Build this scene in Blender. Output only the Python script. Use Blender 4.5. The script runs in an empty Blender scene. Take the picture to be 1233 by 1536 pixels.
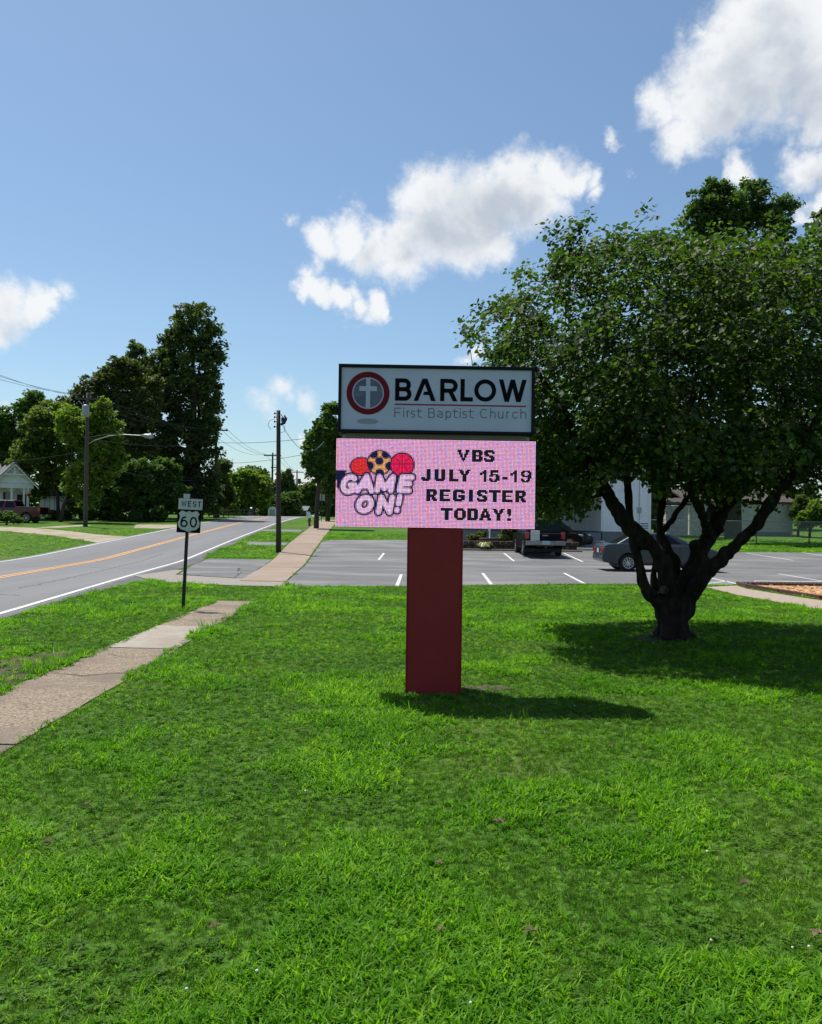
import bpy, bmesh, math, random
import numpy as np
from mathutils import Vector, Matrix, noise as mnoise
from mathutils.geometry import tessellate_polygon

random.seed(7)
RNG = np.random.default_rng(7)
scene = bpy.context.scene
COL = scene.collection

# ------------------------------------------------------------------ camera, sky, sun, exposure
EYE = 1.75                                   # eye height of the photographer
FPX, PITCH, ROLL = 1280.0, math.atan(16 / 1280), math.radians(0.8)
_f = Vector((0, math.cos(PITCH), math.sin(PITCH)))
_u0 = Vector((0, -math.sin(PITCH), math.cos(PITCH)))
_r = math.cos(ROLL) * Vector((1, 0, 0)) + math.sin(ROLL) * _u0
_u = -math.sin(ROLL) * Vector((1, 0, 0)) + math.cos(ROLL) * _u0
cam_data = bpy.data.cameras.new('camera')
cam = bpy.data.objects.new('camera', cam_data)
COL.objects.link(cam)
cam_data.sensor_fit = 'HORIZONTAL'
cam_data.sensor_width = 36
cam_data.lens = FPX / 1233 * 36
cam_data.clip_start = 0.05
cam_data.clip_end = 3000
cam.matrix_world = Matrix(((_r.x, _u.x, -_f.x, 0), (_r.y, _u.y, -_f.y, 0), (_r.z, _u.z, -_f.z, EYE), (0, 0, 0, 1)))
scene.camera = cam

SHADOW = Vector((0.30, -0.315, -1.0)).normalized()      # the way the sunlight travels
SUN_ELEV = math.asin(-SHADOW.z)
SUN_ROT = math.atan2(-SHADOW.x, -SHADOW.y)
sun_data = bpy.data.lights.new('sun', 'SUN')
sun_data.energy = 5.0
sun_data.angle = math.radians(0.5)
sun_data.color = (1.0, 0.95, 0.87)
sun = bpy.data.objects.new('sun', sun_data)
COL.objects.link(sun)
sun.rotation_euler = SHADOW.to_track_quat('-Z', 'Y').to_euler()
sun.location = (-30, 27, 100)

scene.view_settings.view_transform = 'Standard'
scene.view_settings.look = 'None'
scene.view_settings.gamma = 1
scene.view_settings.use_curve_mapping = False
scene.view_settings.exposure = 0.34
scene.cycles.max_bounces = 6
scene.cycles.diffuse_bounces = 4
scene.cycles.transmission_bounces = 4
scene.cycles.transparent_max_bounces = 6
scene.cycles.use_denoising = True
scene.cycles.sample_clamp_indirect = 6


def ray(px, py):
    return _f * FPX + _r * (px - 616.5) + _u * (768 - py)


world = bpy.data.worlds.new('World')
scene.world = world
world.use_nodes = True
wn, wl = world.node_tree.nodes, world.node_tree.links
wn.clear()


def wnode(t, **kw):
    n = wn.new(t)
    for k, v in kw.items():
        setattr(n, k, v)
    return n


def wmath(op, a, b=None, c=None, clamp=False):
    n = wnode('ShaderNodeMath', operation=op, use_clamp=clamp)
    for i, v in enumerate((a, b, c)):
        if v is None:
            continue
        if isinstance(v, (int, float)):
            n.inputs[i].default_value = v
        else:
            wl.new(v, n.inputs[i])
    return n.outputs[0]


SKY_STRENGTH = 0.10
w_out = wnode('ShaderNodeOutputWorld')
w_bg = wnode('ShaderNodeBackground')
w_bg.inputs['Strength'].default_value = SKY_STRENGTH
sky = wnode('ShaderNodeTexSky', sky_type='NISHITA')
sky.sun_disc = False
sky.sun_elevation = SUN_ELEV
sky.sun_rotation = SUN_ROT
sky.air_density = 1.0
sky.dust_density = 0.9
sky.ozone_density = 1.6
w_tc = wnode('ShaderNodeTexCoord')
# wind-torn edges: the direction is pushed about by noise before it meets the puffs
w_n1 = wnode('ShaderNodeTexNoise')
w_n1.inputs['Scale'].default_value = 11
w_n1.inputs['Detail'].default_value = 9
w_n1.inputs['Roughness'].default_value = 0.62
wl.new(w_tc.outputs['Generated'], w_n1.inputs['Vector'])
w_sub = wnode('ShaderNodeVectorMath', operation='SUBTRACT')
w_sub.inputs[1].default_value = (0.5, 0.5, 0.5)
wl.new(w_n1.outputs['Color'], w_sub.inputs[0])
w_mad = wnode('ShaderNodeVectorMath', operation='MULTIPLY_ADD')
w_mad.inputs[1].default_value = (0.095, 0.095, 0.095)
wl.new(w_sub.outputs[0], w_mad.inputs[0])
wl.new(w_tc.outputs['Generated'], w_mad.inputs[2])
w_dir = w_mad.outputs[0]
w_n2 = wnode('ShaderNodeTexNoise')
w_n2.inputs['Scale'].default_value = 34
w_n2.inputs['Detail'].default_value = 8
w_n2.inputs['Roughness'].default_value = 0.6
wl.new(w_tc.outputs['Generated'], w_n2.inputs['Vector'])


w_n3 = wnode('ShaderNodeTexNoise')
w_n3.inputs['Scale'].default_value = 17
w_n3.inputs['Detail'].default_value = 6
w_n3.inputs['Roughness'].default_value = 0.55
w_n3.inputs['Distortion'].default_value = 0.6
wl.new(w_tc.outputs['Generated'], w_n3.inputs['Vector'])


def puffs(blobs):
    """max over puffs of (1 - distance / radius), in directions of the sky"""
    acc = None
    for d, rad, k in blobs:
        n = wnode('ShaderNodeVectorMath', operation='DISTANCE')
        wl.new(w_dir, n.inputs[0])
        n.inputs[1].default_value = d
        v = wmath('MULTIPLY_ADD', n.outputs['Value'], -k / rad, k)
        acc = v if acc is None else wmath('MAXIMUM', acc, v)
    return acc


def sky_dir(px, py):
    return tuple(ray(px, py).normalized())


def P(px, py, r, k=1.0):
    d = ray(px, py)
    return (tuple(d.normalized()), r / d.length * 1.12, k)


cloud_px = [
    # long cloud over the middle
    (480, 365, 34), (520, 362, 36), (565, 372, 44), (610, 370, 54), (650, 350, 62), (650, 300, 54), (700, 330, 72),
    (745, 300, 68), (765, 265, 46), (790, 300, 58), (825, 262, 42), (735, 370, 42), (690, 375, 44), (860, 262, 30), (895, 262, 24, .7), (905, 285, 16, .6),
    # lower small one
    (462, 436, 24), (485, 438, 25), (510, 441, 23), (535, 441, 24), (560, 449, 27), (576, 456, 17), (470, 404, 15, .42),
    # upper right
    (1000, 148, 40), (1040, 145, 56), (1030, 195, 42), (1060, 110, 60), (1100, 80, 75), (1130, 40, 80), (1090, 150, 65), (1150, 110, 85), (1200, 70, 90),
    (1230, 120, 70), (1190, 20, 80), (1260, 40, 90), (1320, 80, 90), (1060, 40, 24, .6),
    (915, 204, 22), (1108, 255, 26, .8), (948, 263, 15, .7), (1232, 180, 38), (1215, 255, 42), (1250, 245, 40), (1240, 320, 36), (1225, 330, 26),
    # left edge and low wisps
    (15, 470, 46), (50, 462, 32), (-20, 490, 50), (72, 455, 14, .7), (5, 612, 20, .6),
    (430, 583, 26, .45), (410, 604, 30, .42), (440, 600, 22, .4), (464, 600, 24, .4), (390, 618, 20, .4), (715, 530, 20, .8), (695, 540, 16, .6), (452, 670, 17, .8), (462, 720, 20, .8), (400, 712, 16, .7), (432, 712, 14, .6),
    (530, 308, 20, .5), (440, 326, 14, .5), (98, 455, 20, .42),
]
grey_px = [(700, 340, 62), (735, 330, 56), (770, 315, 42), (660, 345, 44), (620, 375, 26, .7), (560, 385, 24, .5),
           (1130, 130, 80), (1190, 110, 75), (1100, 165, 55), (1240, 130, 75), (1160, 60, 40, .6), (1240, 270, 34), (20, 490, 36, .7)]  # grey cores: the clouds' own shading, put into the sky colour
white = [P(*c) for c in cloud_px]
grey = [P(*c) for c in grey_px]
rs = random.Random(3)
for _ in range(13):                           # the same fair-weather cumulus goes on round the rest of the sky
    az, el = rs.uniform(0.55, 5.7), rs.uniform(0.25, 1.05)
    for _k in range(4):
        a, e = az + rs.uniform(-.1, .1), el + rs.uniform(-.045, .045)
        white.append(((math.sin(a) * math.cos(e), math.cos(a) * math.cos(e), math.sin(e)), rs.uniform(.05, .085), 1.0))
cf = puffs(white)
gf = puffs(grey)
cf2 = wmath('ADD', cf, wmath('MULTIPLY_ADD', w_n2.outputs['Fac'], 0.95, -0.50))
alpha = wnode('ShaderNodeMapRange', interpolation_type='SMOOTHSTEP')
alpha.inputs['From Min'].default_value = -0.10
alpha.inputs['From Max'].default_value = 0.62
wl.new(cf2, alpha.inputs['Value'])
gmap = wnode('ShaderNodeMapRange', interpolation_type='SMOOTHSTEP')
gmap.inputs['From Min'].default_value = -0.22
gmap.inputs['From Max'].default_value = 1.0
wl.new(wmath('ADD', gf, wmath('MULTIPLY_ADD', w_n3.outputs['Fac'], 1.5, -0.78)), gmap.inputs['Value'])
cmix = wnode('ShaderNodeMix', data_type='RGBA')
WH = 0.76 / SKY_STRENGTH
cmix.inputs['A'].default_value = (WH * .97, WH * .985, WH, 1)
cmix.inputs['B'].default_value = (WH * .56, WH * .62, WH * .70, 1)
wl.new(gmap.outputs[0], cmix.inputs['Factor'])
smix = wnode('ShaderNodeMix', data_type='RGBA')
wl.new(wmath('MULTIPLY', alpha.outputs[0], 0.96), smix.inputs['Factor'])
skytint = wnode('ShaderNodeMix', data_type='RGBA', blend_type='MULTIPLY')
skytint.inputs['Factor'].default_value = 1
skytint.inputs['B'].default_value = (0.90, 1.01, 1.03, 1)
wl.new(sky.outputs[0], skytint.inputs['A'])
wl.new(skytint.outputs['Result'], smix.inputs['A'])
wl.new(cmix.outputs['Result'], smix.inputs['B'])
wl.new(smix.outputs['Result'], w_bg.inputs['Color'])
wl.new(w_bg.outputs[0], w_out.inputs[0])

# ------------------------------------------------------------------ helpers


def sstep(t):
    t = min(1.0, max(0.0, t))
    return t * t * (3 - 2 * t)


_ys = np.arange(-30, 700, .25)
_zs = np.cumsum([.034 * sstep((y - 32) / 8) * (1 - sstep((y - 95) / 20)) - .003 * sstep((y - 112) / 20) for y in _ys]) * .25


def zf(y):
    """height of the ground: level near the sign, then a steady rise to the crest of the road"""
    return float(np.interp(y, _ys, _zs))


def G(px, py):
    """the point of the ground that the photograph shows at px, py"""
    d = ray(px, py)
    y = 1.0
    while y < 400:
        t = y / d.y
        if EYE + d.z * t < zf(y):
            return Vector((d.x * t, y, zf(y)))
        y += .1
    raise ValueError((px, py))


def AY(px, py, Y):
    """the point at distance Y behind px, py"""
    d = ray(px, py)
    t = Y / d.y
    return Vector((d.x * t, Y, EYE + d.z * t))


def gz(x, y, dz=0.0):
    return Vector((x, y, zf(y) + dz))


class MB:
    """collects faces for one mesh"""

    def __init__(self):
        self.v, self.f = [], []

    def add(self, vs, fs):
        n = len(self.v)
        self.v += [tuple(v) for v in vs]
        self.f += [tuple(i + n for i in f) for f in fs]
        return self

    def box(self, c, s, rz=0.0, M=None):
        x, y, z = s[0] / 2, s[1] / 2, s[2] / 2
        vs = [Vector((a * x, b * y, d * z)) for a in (-1, 1) for b in (-1, 1) for d in (-1, 1)]
        R = M or Matrix.Rotation(rz, 3, 'Z')
        vs = [R @ v + Vector(c) for v in vs]
        return self.add(vs, [(0, 1, 3, 2), (4, 6, 7, 5), (0, 4, 5, 1), (2, 3, 7, 6), (0, 2, 6, 4), (1, 5, 7, 3)])

    def span(self, a, b):
        a, b = Vector(a), Vector(b)
        return self.box((a + b) / 2, [abs(q) for q in (b - a)])

    def tube(self, pts, rad, n=8, caps=True):
        pts = [Vector(p) for p in pts]
        if isinstance(rad, (int, float)):
            rad = [rad] * len(pts)
        base = len(self.v)
        prev = None
        for i, p in enumerate(pts):
            t = (pts[min(i + 1, len(pts) - 1)] - pts[max(i - 1, 0)])
            t = t.normalized() if t.length > 1e-9 else Vector((0, 0, 1))
            if prev is None:
                a = t.orthogonal().normalized()
            else:
                a = (prev - t * prev.dot(t))
                a = a.normalized() if a.length > 1e-6 else t.orthogonal().normalized()
            prev = a
            b = t.cross(a)
            for k in range(n):
                th = 2 * math.pi * k / n
                self.v.append(tuple(p + (a * math.cos(th) + b * math.sin(th)) * rad[i]))
        for i in range(len(pts) - 1):
            for k in range(n):
                q = base + i * n
                self.f.append((q + k, q + (k + 1) % n, q + n + (k + 1) % n, q + n + k))
        if caps:
            self.f.append(tuple(base + k for k in range(n))[::-1])
            q = base + (len(pts) - 1) * n
            self.f.append(tuple(q + k for k in range(n)))
        return self

    def prism(self, poly, y0, y1, axis='y'):
        """extrude a polygon of (a, b); axis y: a=x b=z ; axis z: a=x b=y ; axis x: a=y b=z"""
        def mk(p, t):
            return {'y': (p[0], t, p[1]), 'z': (p[0], p[1], t), 'x': (t, p[0], p[1])}[axis]
        n = len(poly)
        vs = [mk(p, y0) for p in poly] + [mk(p, y1) for p in poly]
        fs = [tuple(range(n)), tuple(range(2 * n - 1, n - 1, -1))] + [(i, i + n, (i + 1) % n + n, (i + 1) % n) for i in range(n)]
        return self.add(vs, fs)

    def lathe(self, prof, c=(0, 0, 0), n=20, axis='z'):
        base = len(self.v)
        for (r, h) in prof:
            for k in range(n):
                a = 2 * math.pi * k / n
                p = (r * math.cos(a), r * math.sin(a), h)
                if axis == 'y':
                    p = (p[0], h, p[1])
                if axis == 'x':
                    p = (h, p[0], p[1])
                self.v.append((p[0] + c[0], p[1] + c[1], p[2] + c[2]))
        for i in range(len(prof) - 1):
            for k in range(n):
                q = base + i * n
                self.f.append((q + k, q + (k + 1) % n, q + n + (k + 1) % n, q + n + k))
        return self


def tag(o, label=None, cat=None, group=None, kind=None):
    if label:
        o['label'] = label
    if cat:
        o['category'] = cat
    if group:
        o['group'] = group
    if kind:
        o['kind'] = kind
    return o


def obj(name, mb, mat, parent=None, label=None, cat=None, group=None, kind=None, smooth=False, bevel=0, seg=2, loc=None, fix=True):
    me = bpy.data.meshes.new(name)
    me.from_pydata(mb.v, [], mb.f)
    if fix:
        bm = bmesh.new()
        bm.from_mesh(me)
        bmesh.ops.recalc_face_normals(bm, faces=bm.faces)
        bm.to_mesh(me)
        bm.free()
    me.materials.append(mat)
    if smooth:
        me.shade_smooth()
    o = bpy.data.objects.new(name, me)
    COL.objects.link(o)
    o.parent = parent
    if loc is not None:
        o.location = loc
    if bevel:
        m = o.modifiers.new('bevel', 'BEVEL')
        m.width = bevel
        m.segments = seg
        m.limit_method = 'ANGLE'
        m.angle_limit = math.radians(35)
        if smooth:
            m.harden_normals = False
    return tag(o, label, cat, group, kind)


def npmesh(name, V, F, mat, parent=None, attrs=None, smooth=False, **kw):
    """V (n,3), F (m,k) arrays"""
    me = bpy.data.meshes.new(name)
    V = np.asarray(V, dtype=np.float32)
    F = np.asarray(F, dtype=np.int32)
    me.vertices.add(len(V))
    me.vertices.foreach_set('co', V.ravel())
    m, k = F.shape
    me.loops.add(m * k)
    me.loops.foreach_set('vertex_index', F.ravel())
    me.polygons.add(m)
    me.polygons.foreach_set('loop_start', np.arange(0, m * k, k, dtype=np.int32))
    me.update(calc_edges=True)
    for an, (typ, arr) in (attrs or {}).items():
        a = me.attributes.new(an, typ, 'POINT')
        a.data.foreach_set('value' if typ == 'FLOAT' else 'vector', np.asarray(arr, dtype=np.float32).ravel())
    me.materials.append(mat)
    if smooth:
        me.shade_smooth()
    o = bpy.data.objects.new(name, me)
    COL.objects.link(o)
    o.parent = parent
    return tag(o, **kw)


def thing(name, label, cat, loc=(0, 0, 0), rz=0.0, group=None):
    o = bpy.data.objects.new(name, None)
    o.empty_display_size = .2
    COL.objects.link(o)
    o.location = loc
    o.rotation_euler = (0, 0, rz)
    return tag(o, label, cat, group)


def copy_tree(o, parent=None):
    c = o.copy()
    COL.objects.link(c)
    c.parent = parent
    for ch in list(o.children):
        copy_tree(ch, c)
    return c


# ------------------------------------------------------------------ materials
def mat_new(name):
    m = bpy.data.materials.new(name)
    m.use_nodes = True
    nt = m.node_tree
    return m, nt, nt.nodes, nt.links, nt.nodes['Principled BSDF']


def mat(name, c1, c2=None, scale=6.0, rough=.7, metal=0.0, bump=0.0, detail=6, spec=.5, c3=None, scale3=.6, lo=.35, hi=.65, bscale=None, stretch=None, coat=0.0, obj_space=True, rand=0.0):
    """two or three colours mixed by noise at two sizes, with fine relief"""
    m, nt, N, L, B = mat_new(name)
    B.inputs['Roughness'].default_value = rough
    B.inputs['Metallic'].default_value = metal
    B.inputs['Specular IOR Level'].default_value = spec
    B.inputs['Coat Weight'].default_value = coat
    tc = N.new('ShaderNodeTexCoord')
    mp = N.new('ShaderNodeMapping')
    if stretch:
        mp.inputs['Scale'].default_value = stretch
    L.new(tc.outputs['Object'], mp.inputs['Vector'])
    if c2 is None:
        c2 = tuple(x * .82 for x in c1)
    n1 = N.new('ShaderNodeTexNoise')
    n1.inputs['Scale'].default_value = scale
    n1.inputs['Detail'].default_value = detail
    n1.inputs['Roughness'].default_value = .65
    L.new(mp.outputs[0], n1.inputs['Vector'])
    mr = N.new('ShaderNodeMapRange')
    mr.inputs['From Min'].default_value = lo
    mr.inputs['From Max'].default_value = hi
    L.new(n1.outputs['Fac'], mr.inputs['Value'])
    mx = N.new('ShaderNodeMix')
    mx.data_type = 'RGBA'
    mx.inputs['A'].default_value = (*c1, 1)
    mx.inputs['B'].default_value = (*c2, 1)
    L.new(mr.outputs[0], mx.inputs['Factor'])
    out = mx.outputs['Result']
    if c3:
        n3 = N.new('ShaderNodeTexNoise')
        n3.inputs['Scale'].default_value = scale3
        n3.inputs['Detail'].default_value = 4
        L.new(mp.outputs[0], n3.inputs['Vector'])
        r3 = N.new('ShaderNodeMapRange')
        r3.inputs['From Min'].default_value = .45
        r3.inputs['From Max'].default_value = .65
        L.new(n3.outputs['Fac'], r3.inputs['Value'])
        m3 = N.new('ShaderNodeMix')
        m3.data_type = 'RGBA'
        L.new(r3.outputs[0], m3.inputs['Factor'])
        L.new(out, m3.inputs['A'])
        m3.inputs['B'].default_value = (*c3, 1)
        out = m3.outputs['Result']
    if rand:
        oi = N.new('ShaderNodeObjectInfo')
        h = N.new('ShaderNodeHueSaturation')
        mm = N.new('ShaderNodeMath')
        mm.operation = 'MULTIPLY_ADD'
        L.new(oi.outputs['Random'], mm.inputs[0])
        mm.inputs[1].default_value = 2 * rand
        mm.inputs[2].default_value = 1 - rand
        L.new(mm.outputs[0], h.inputs['Value'])
        L.new(out, h.inputs['Color'])
        out = h.outputs[0]
    L.new(out, B.inputs['Base Color'])
    if bump:
        nb = N.new('ShaderNodeTexNoise')
        nb.inputs['Scale'].default_value = bscale or scale * 4
        nb.inputs['Detail'].default_value = 5
        L.new(mp.outputs[0], nb.inputs['Vector'])
        b = N.new('ShaderNodeBump')
        b.inputs['Strength'].default_value = bump
        b.inputs['Distance'].default_value = .02
        L.new(nb.outputs['Fac'], b.inputs['Height'])
        L.new(b.outputs[0], B.inputs['Normal'])
    return m


def leaf_mat(name, ca, cb, cc, transl=.35, rough=.45, spec=.5, tcol=None, scale=.9, blade=False):
    """leaf: gloss on top, light through it; colour varies leaf by leaf and in drifts"""
    m, nt, N, L, B = mat_new(name)
    at = N.new('ShaderNodeAttribute')
    at.attribute_name = 'rnd'
    val = at.outputs['Fac']
    if blade:
        at = N.new('ShaderNodeObjectInfo')
        val = at.outputs['Random']
    cr = N.new('ShaderNodeValToRGB')
    cr.color_ramp.elements[0].color = (*ca, 1)
    cr.color_ramp.elements[1].color = (*cc, 1)
    e = cr.color_ramp.elements.new(.55)
    e.color = (*cb, 1)
    geo = N.new('ShaderNodeNewGeometry')
    n = N.new('ShaderNodeTexNoise')
    n.inputs['Scale'].default_value = scale
    n.inputs['Detail'].default_value = 3
    L.new(geo.outputs['Position'], n.inputs['Vector'])
    ma = N.new('ShaderNodeMath')
    ma.operation = 'MULTIPLY_ADD'
    L.new(n.outputs['Fac'], ma.inputs[0])
    ma.inputs[1].default_value = 1.5
    ma.inputs[2].default_value = -.75
    mb = N.new('ShaderNodeMath')
    mb.operation = 'ADD'
    L.new(ma.outputs[0], mb.inputs[0])
    L.new(val, mb.inputs[1])
    L.new(mb.outputs[0], cr.inputs['Fac'])
    L.new(cr.outputs[0], B.inputs['Base Color'])
    B.inputs['Roughness'].default_value = rough
    B.inputs['Specular IOR Level'].default_value = spec
    tr = N.new('ShaderNodeBsdfTranslucent')
    hs = N.new('ShaderNodeMix')
    hs.data_type = 'RGBA'
    hs.blend_type = 'MULTIPLY'
    hs.inputs['Factor'].default_value = 1
    L.new(cr.outputs[0], hs.inputs['A'])
    hs.inputs['B'].default_value = (*(tcol or (1.5, 1.7, .5)), 1)
    L.new(hs.outputs['Result'], tr.inputs['Color'])
    mx = N.new('ShaderNodeMixShader')
    mx.inputs[0].default_value = transl
    L.new(B.outputs[0], mx.inputs[1])
    L.new(tr.outputs[0], mx.inputs[2])
    L.new(mx.outputs[0], N['Material Output'].inputs['Surface'])
    return m


M = {}
M['asphalt'] = mat('asphalt_road', (.140, .141, .146), (.112, .113, .118), scale=1.2, rough=.85, bump=.25, bscale=60, c3=(.156, .157, .162), scale3=.25, stretch=(1.6, .12, 1), lo=.25, hi=.75)
M['shoulder'] = mat('asphalt_shoulder', (.088, .09, .10), (.062, .064, .07), scale=9, rough=.9, bump=.5, bscale=50, c3=(.11, .11, .115), scale3=.8)
M['lot'] = mat('asphalt_lot', (.116, .116, .117), (.088, .088, .090), scale=5, rough=.88, bump=.35, bscale=45, c3=(.165, .163, .158), scale3=.5, stretch=(.5, 1.1, 1), lo=.38, hi=.62, detail=10)
M['white_paint'] = mat('worn_white_paint', (.58, .58, .55), (.30, .30, .29), scale=11, rough=.7, lo=.45, hi=.72)
M['orange_paint'] = mat('worn_yellow_paint', (.62, .30, .075), (.5, .27, .1), scale=5, rough=.7)
M['concrete_old'] = mat('weathered_concrete', (.30, .235, .165), (.13, .098, .07), scale=42, rough=.92, bump=1.0, bscale=70, c3=(.16, .125, .095), scale3=1.3, rand=.10, lo=.42, hi=.6, detail=3)
M['concrete_light'] = mat('pale_concrete', (.32, .285, .235), (.24, .21, .17), scale=7, rough=.9, bump=.4, bscale=60, c3=(.24, .2, .16), scale3=1.1)
M['concrete_pink'] = mat('brown_concrete', (.32, .235, .17), (.16, .12, .09), scale=30, lo=.4, hi=.62, detail=3, rough=.92, bump=.8, bscale=45, c3=(.26, .21, .165), scale3=.7, rand=.08)
M['path'] = mat('path_concrete', (.34, .27, .205), (.25, .20, .155), scale=8, rough=.9, bump=.5, bscale=40)
M['gravel'] = mat('pale_gravel', (.33, .30, .26), (.15, .13, .11), scale=30, rough=.95, bump=1.0, bscale=45)
M['dirt'] = mat('bare_dirt', (.085, .062, .034), (.035, .028, .016), scale=9, rough=.95, bump=1.0, bscale=25)
M['maroon'] = mat('maroon_sheet', (.27, .022, .022), (.22, .018, .018), scale=3.5, rough=.6, spec=.25, bump=.12, bscale=160, lo=.3, hi=.75)
M['black_frame'] = mat('black_frame', (.006, .007, .012), rough=.5, spec=.15)
M['dark_metal'] = mat('dark_metal', (.02, .021, .024), (.03, .03, .03), rough=.5, metal=.3)
M['cream'] = mat('cream_sheet', (.30, .30, .22), rough=.6)
M['panel'] = mat('sign_face', (.50, .53, .68), (.45, .48, .62), scale=2.0, rough=.5, spec=.15)
M['ink_black'] = mat('ink_black', (.004, .004, .006), rough=.6, spec=.08)
M['ink_red'] = mat('ink_red', (.17, .012, .022), (.14, .01, .018), rough=.6, spec=.1)
M['ink_rule'] = mat('ink_rule', (.30, .01, .05), rough=.45)
M['ink_slate'] = mat('ink_slate', (.125, .13, .20), (.10, .10, .16), scale=14, rough=.45)
M['ink_slate2'] = mat('ink_slate_deep', (.085, .095, .17), rough=.45)
M['ink_thin'] = mat('ink_grey', (.13, .14, .21), rough=.45)
M['ink_shade'] = mat('ink_pale_grey', (.27, .30, .37), rough=.45)
M['steel'] = mat('galvanised_steel', (.36, .37, .37), (.25, .26, .27), scale=12, rough=.45, metal=.6)
M['sign_white'] = mat('sign_white', (.50, .56, .55), (.42, .47, .46), scale=12, rough=.4)
M['wood_pole'] = mat('creosote_wood', (.030, .021, .017), (.055, .040, .032), scale=5, rough=.85, bump=.6, stretch=(6, 6, .4))
M['wood_grey'] = mat('grey_wood', (.09, .075, .062), (.05, .04, .035), scale=5, rough=.85, bump=.6, stretch=(6, 6, .4))
M['bark'] = mat('dark_bark', (.034, .026, .021), (.009, .007, .006), scale=13, rough=.92, bump=1.0, bscale=26, stretch=(1, 1, .3), spec=.2)
M['bark_far'] = mat('far_bark', (.06, .048, .038), (.03, .024, .02), scale=4, rough=.9)
M['wire'] = mat('wire', (.05, .05, .055), rough=.6)
M['siding'] = mat('white_siding', (.82, .84, .86), (.75, .77, .80), scale=2, rough=.5)
M['siding_old'] = mat('old_white_boards', (.55, .54, .50), (.36, .35, .32), scale=3, rough=.7, stretch=(.5, .5, 3))
M['trim'] = mat('white_trim', (.78, .79, .80), rough=.45)
M['block'] = mat('grey_block', (.22, .235, .25), (.16, .17, .185), scale=5, rough=.85, bump=.4)
M['roof'] = mat('grey_shingles', (.16, .155, .165), (.10, .098, .105), scale=4, rough=.9, stretch=(1, 1, 5))
M['roof_brown'] = mat('brown_shingles', (.055, .046, .038), (.035, .029, .024), scale=4, rough=.9)
M['glass'] = mat('dark_window_glass', (.03, .04, .05), rough=.06, spec=.9)
M['car_glass'] = mat('car_glass', (.004, .006, .007), rough=.08, spec=.3)
M['paint_grey'] = mat('slate_car_paint', (.026, .038, .058), (.024, .035, .054), rough=.35, metal=.3, coat=.5)
M['paint_black'] = mat('black_car_paint', (.003, .003, .004), (.004, .004, .005), rough=.45, spec=.10, coat=.06)
M['paint_maroon'] = mat('maroon_car_paint', (.09, .006, .016), (.08, .006, .014), rough=.35, metal=.1, coat=.5)
M['tyre'] = mat('tyre_rubber', (.012, .012, .012), rough=.85)
M['alloy'] = mat('alloy_rim', (.55, .56, .58), rough=.35, metal=.8)
M['chrome'] = mat('bumper_chrome', (.32, .32, .33), (.22, .22, .23), rough=.3, metal=.85)
M['lamp_red'] = mat('red_lens', (.34, .012, .022), rough=.2, coat=1.0)
M['lamp_clear'] = mat('clear_lens', (.5, .52, .55), rough=.12, coat=1.0)
M['plate'] = mat('pale_blue_plate', (.42, .55, .62), (.3, .42, .5), scale=30, rough=.4)
M['plastic_black'] = mat('black_plastic', (.012, .012, .013), rough=.6)
M['plastic_white'] = mat('white_plastic', (.62, .68, .64), rough=.5)
M['mulch'] = mat('wood_chips', (.60, .36, .17), (.30, .16, .07), scale=16, rough=.95, bump=1, bscale=30)
M['edging'] = mat('red_brown_edging', (.10, .035, .028), (.05, .022, .02), scale=8, rough=.85)
M['edging_dark'] = mat('dark_scalloped_edging', (.055, .016, .016), rough=.7)
M['stone'] = mat('brown_stone', (.085, .062, .048), (.035, .027, .022), scale=7, rough=.9, bump=.8, rand=.35)
M['blue_sign'] = mat('blue_sign', (.35, .45, .58), rough=.4)
M['white_cement'] = mat('pale_cement', (.52, .50, .46), rough=.8)
M['bright_green'] = mat('bright_lawn', (.08, .2, .02), rough=.9)
M['hydrant'] = mat('rusty_hydrant', (.13, .05, .03), rough=.6)
M['dead_leaf'] = mat('dead_leaf', (.17, .11, .06), (.09, .055, .035), scale=40, rough=.8)
M['clover'] = mat('clover_flower', (.72, .70, .62), rough=.8)

# ------------------------------------------------------------------ ground, road, pavements
STN = [-8.0 + i for i in range(169)] + [165, 172, 182, 195, 215, 245, 290, 350, 450, 600]


def sheet(name, poly, mat_, dz, parent=None, kind='structure', **kw):
    """a polygon of (x, y) laid on the terrain dz above it, cut at the same stations as the ground"""
    bm = bmesh.new()
    vs = [bm.verts.new((x, y, 0)) for x, y in poly]
    for t in tessellate_polygon([[Vector((x, y, 0)) for x, y in poly]]):
        try:
            bm.faces.new([vs[i] for i in t])
        except ValueError:
            pass
    y0, y1 = min(p[1] for p in poly), max(p[1] for p in poly)
    for s in STN:
        if y0 < s < y1:
            bmesh.ops.bisect_plane(bm, geom=bm.verts[:] + bm.edges[:] + bm.faces[:], plane_co=(0, s, 0), plane_no=(0, 1, 0), dist=1e-5)
    for v in bm.verts:
        v.co.z = zst(v.co.y) + dz
    bmesh.ops.recalc_face_normals(bm, faces=bm.faces)
    for f in bm.faces:
        if f.normal.z < 0:
            f.normal_flip()
    me = bpy.data.meshes.new(name)
    bm.to_mesh(me)
    bm.free()
    me.materials.append(mat_)
    o = bpy.data.objects.new(name, me)
    COL.objects.link(o)
    o.parent = parent
    if parent is None:
        tag(o, kind=kind)
    return tag(o, **kw)


_stz = [zf(s) for s in STN]


def zst(y):
    return float(np.interp(y, STN, _stz))


def ribbon(xl, xr, y0, y1, step=1.0):
    """polygon between two x(y) functions"""
    ys = list(np.arange(y0, y1, step)) + [y1]
    return [(xl(y), y) for y in ys] + [(xr(y), y) for y in reversed(ys)]


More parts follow.
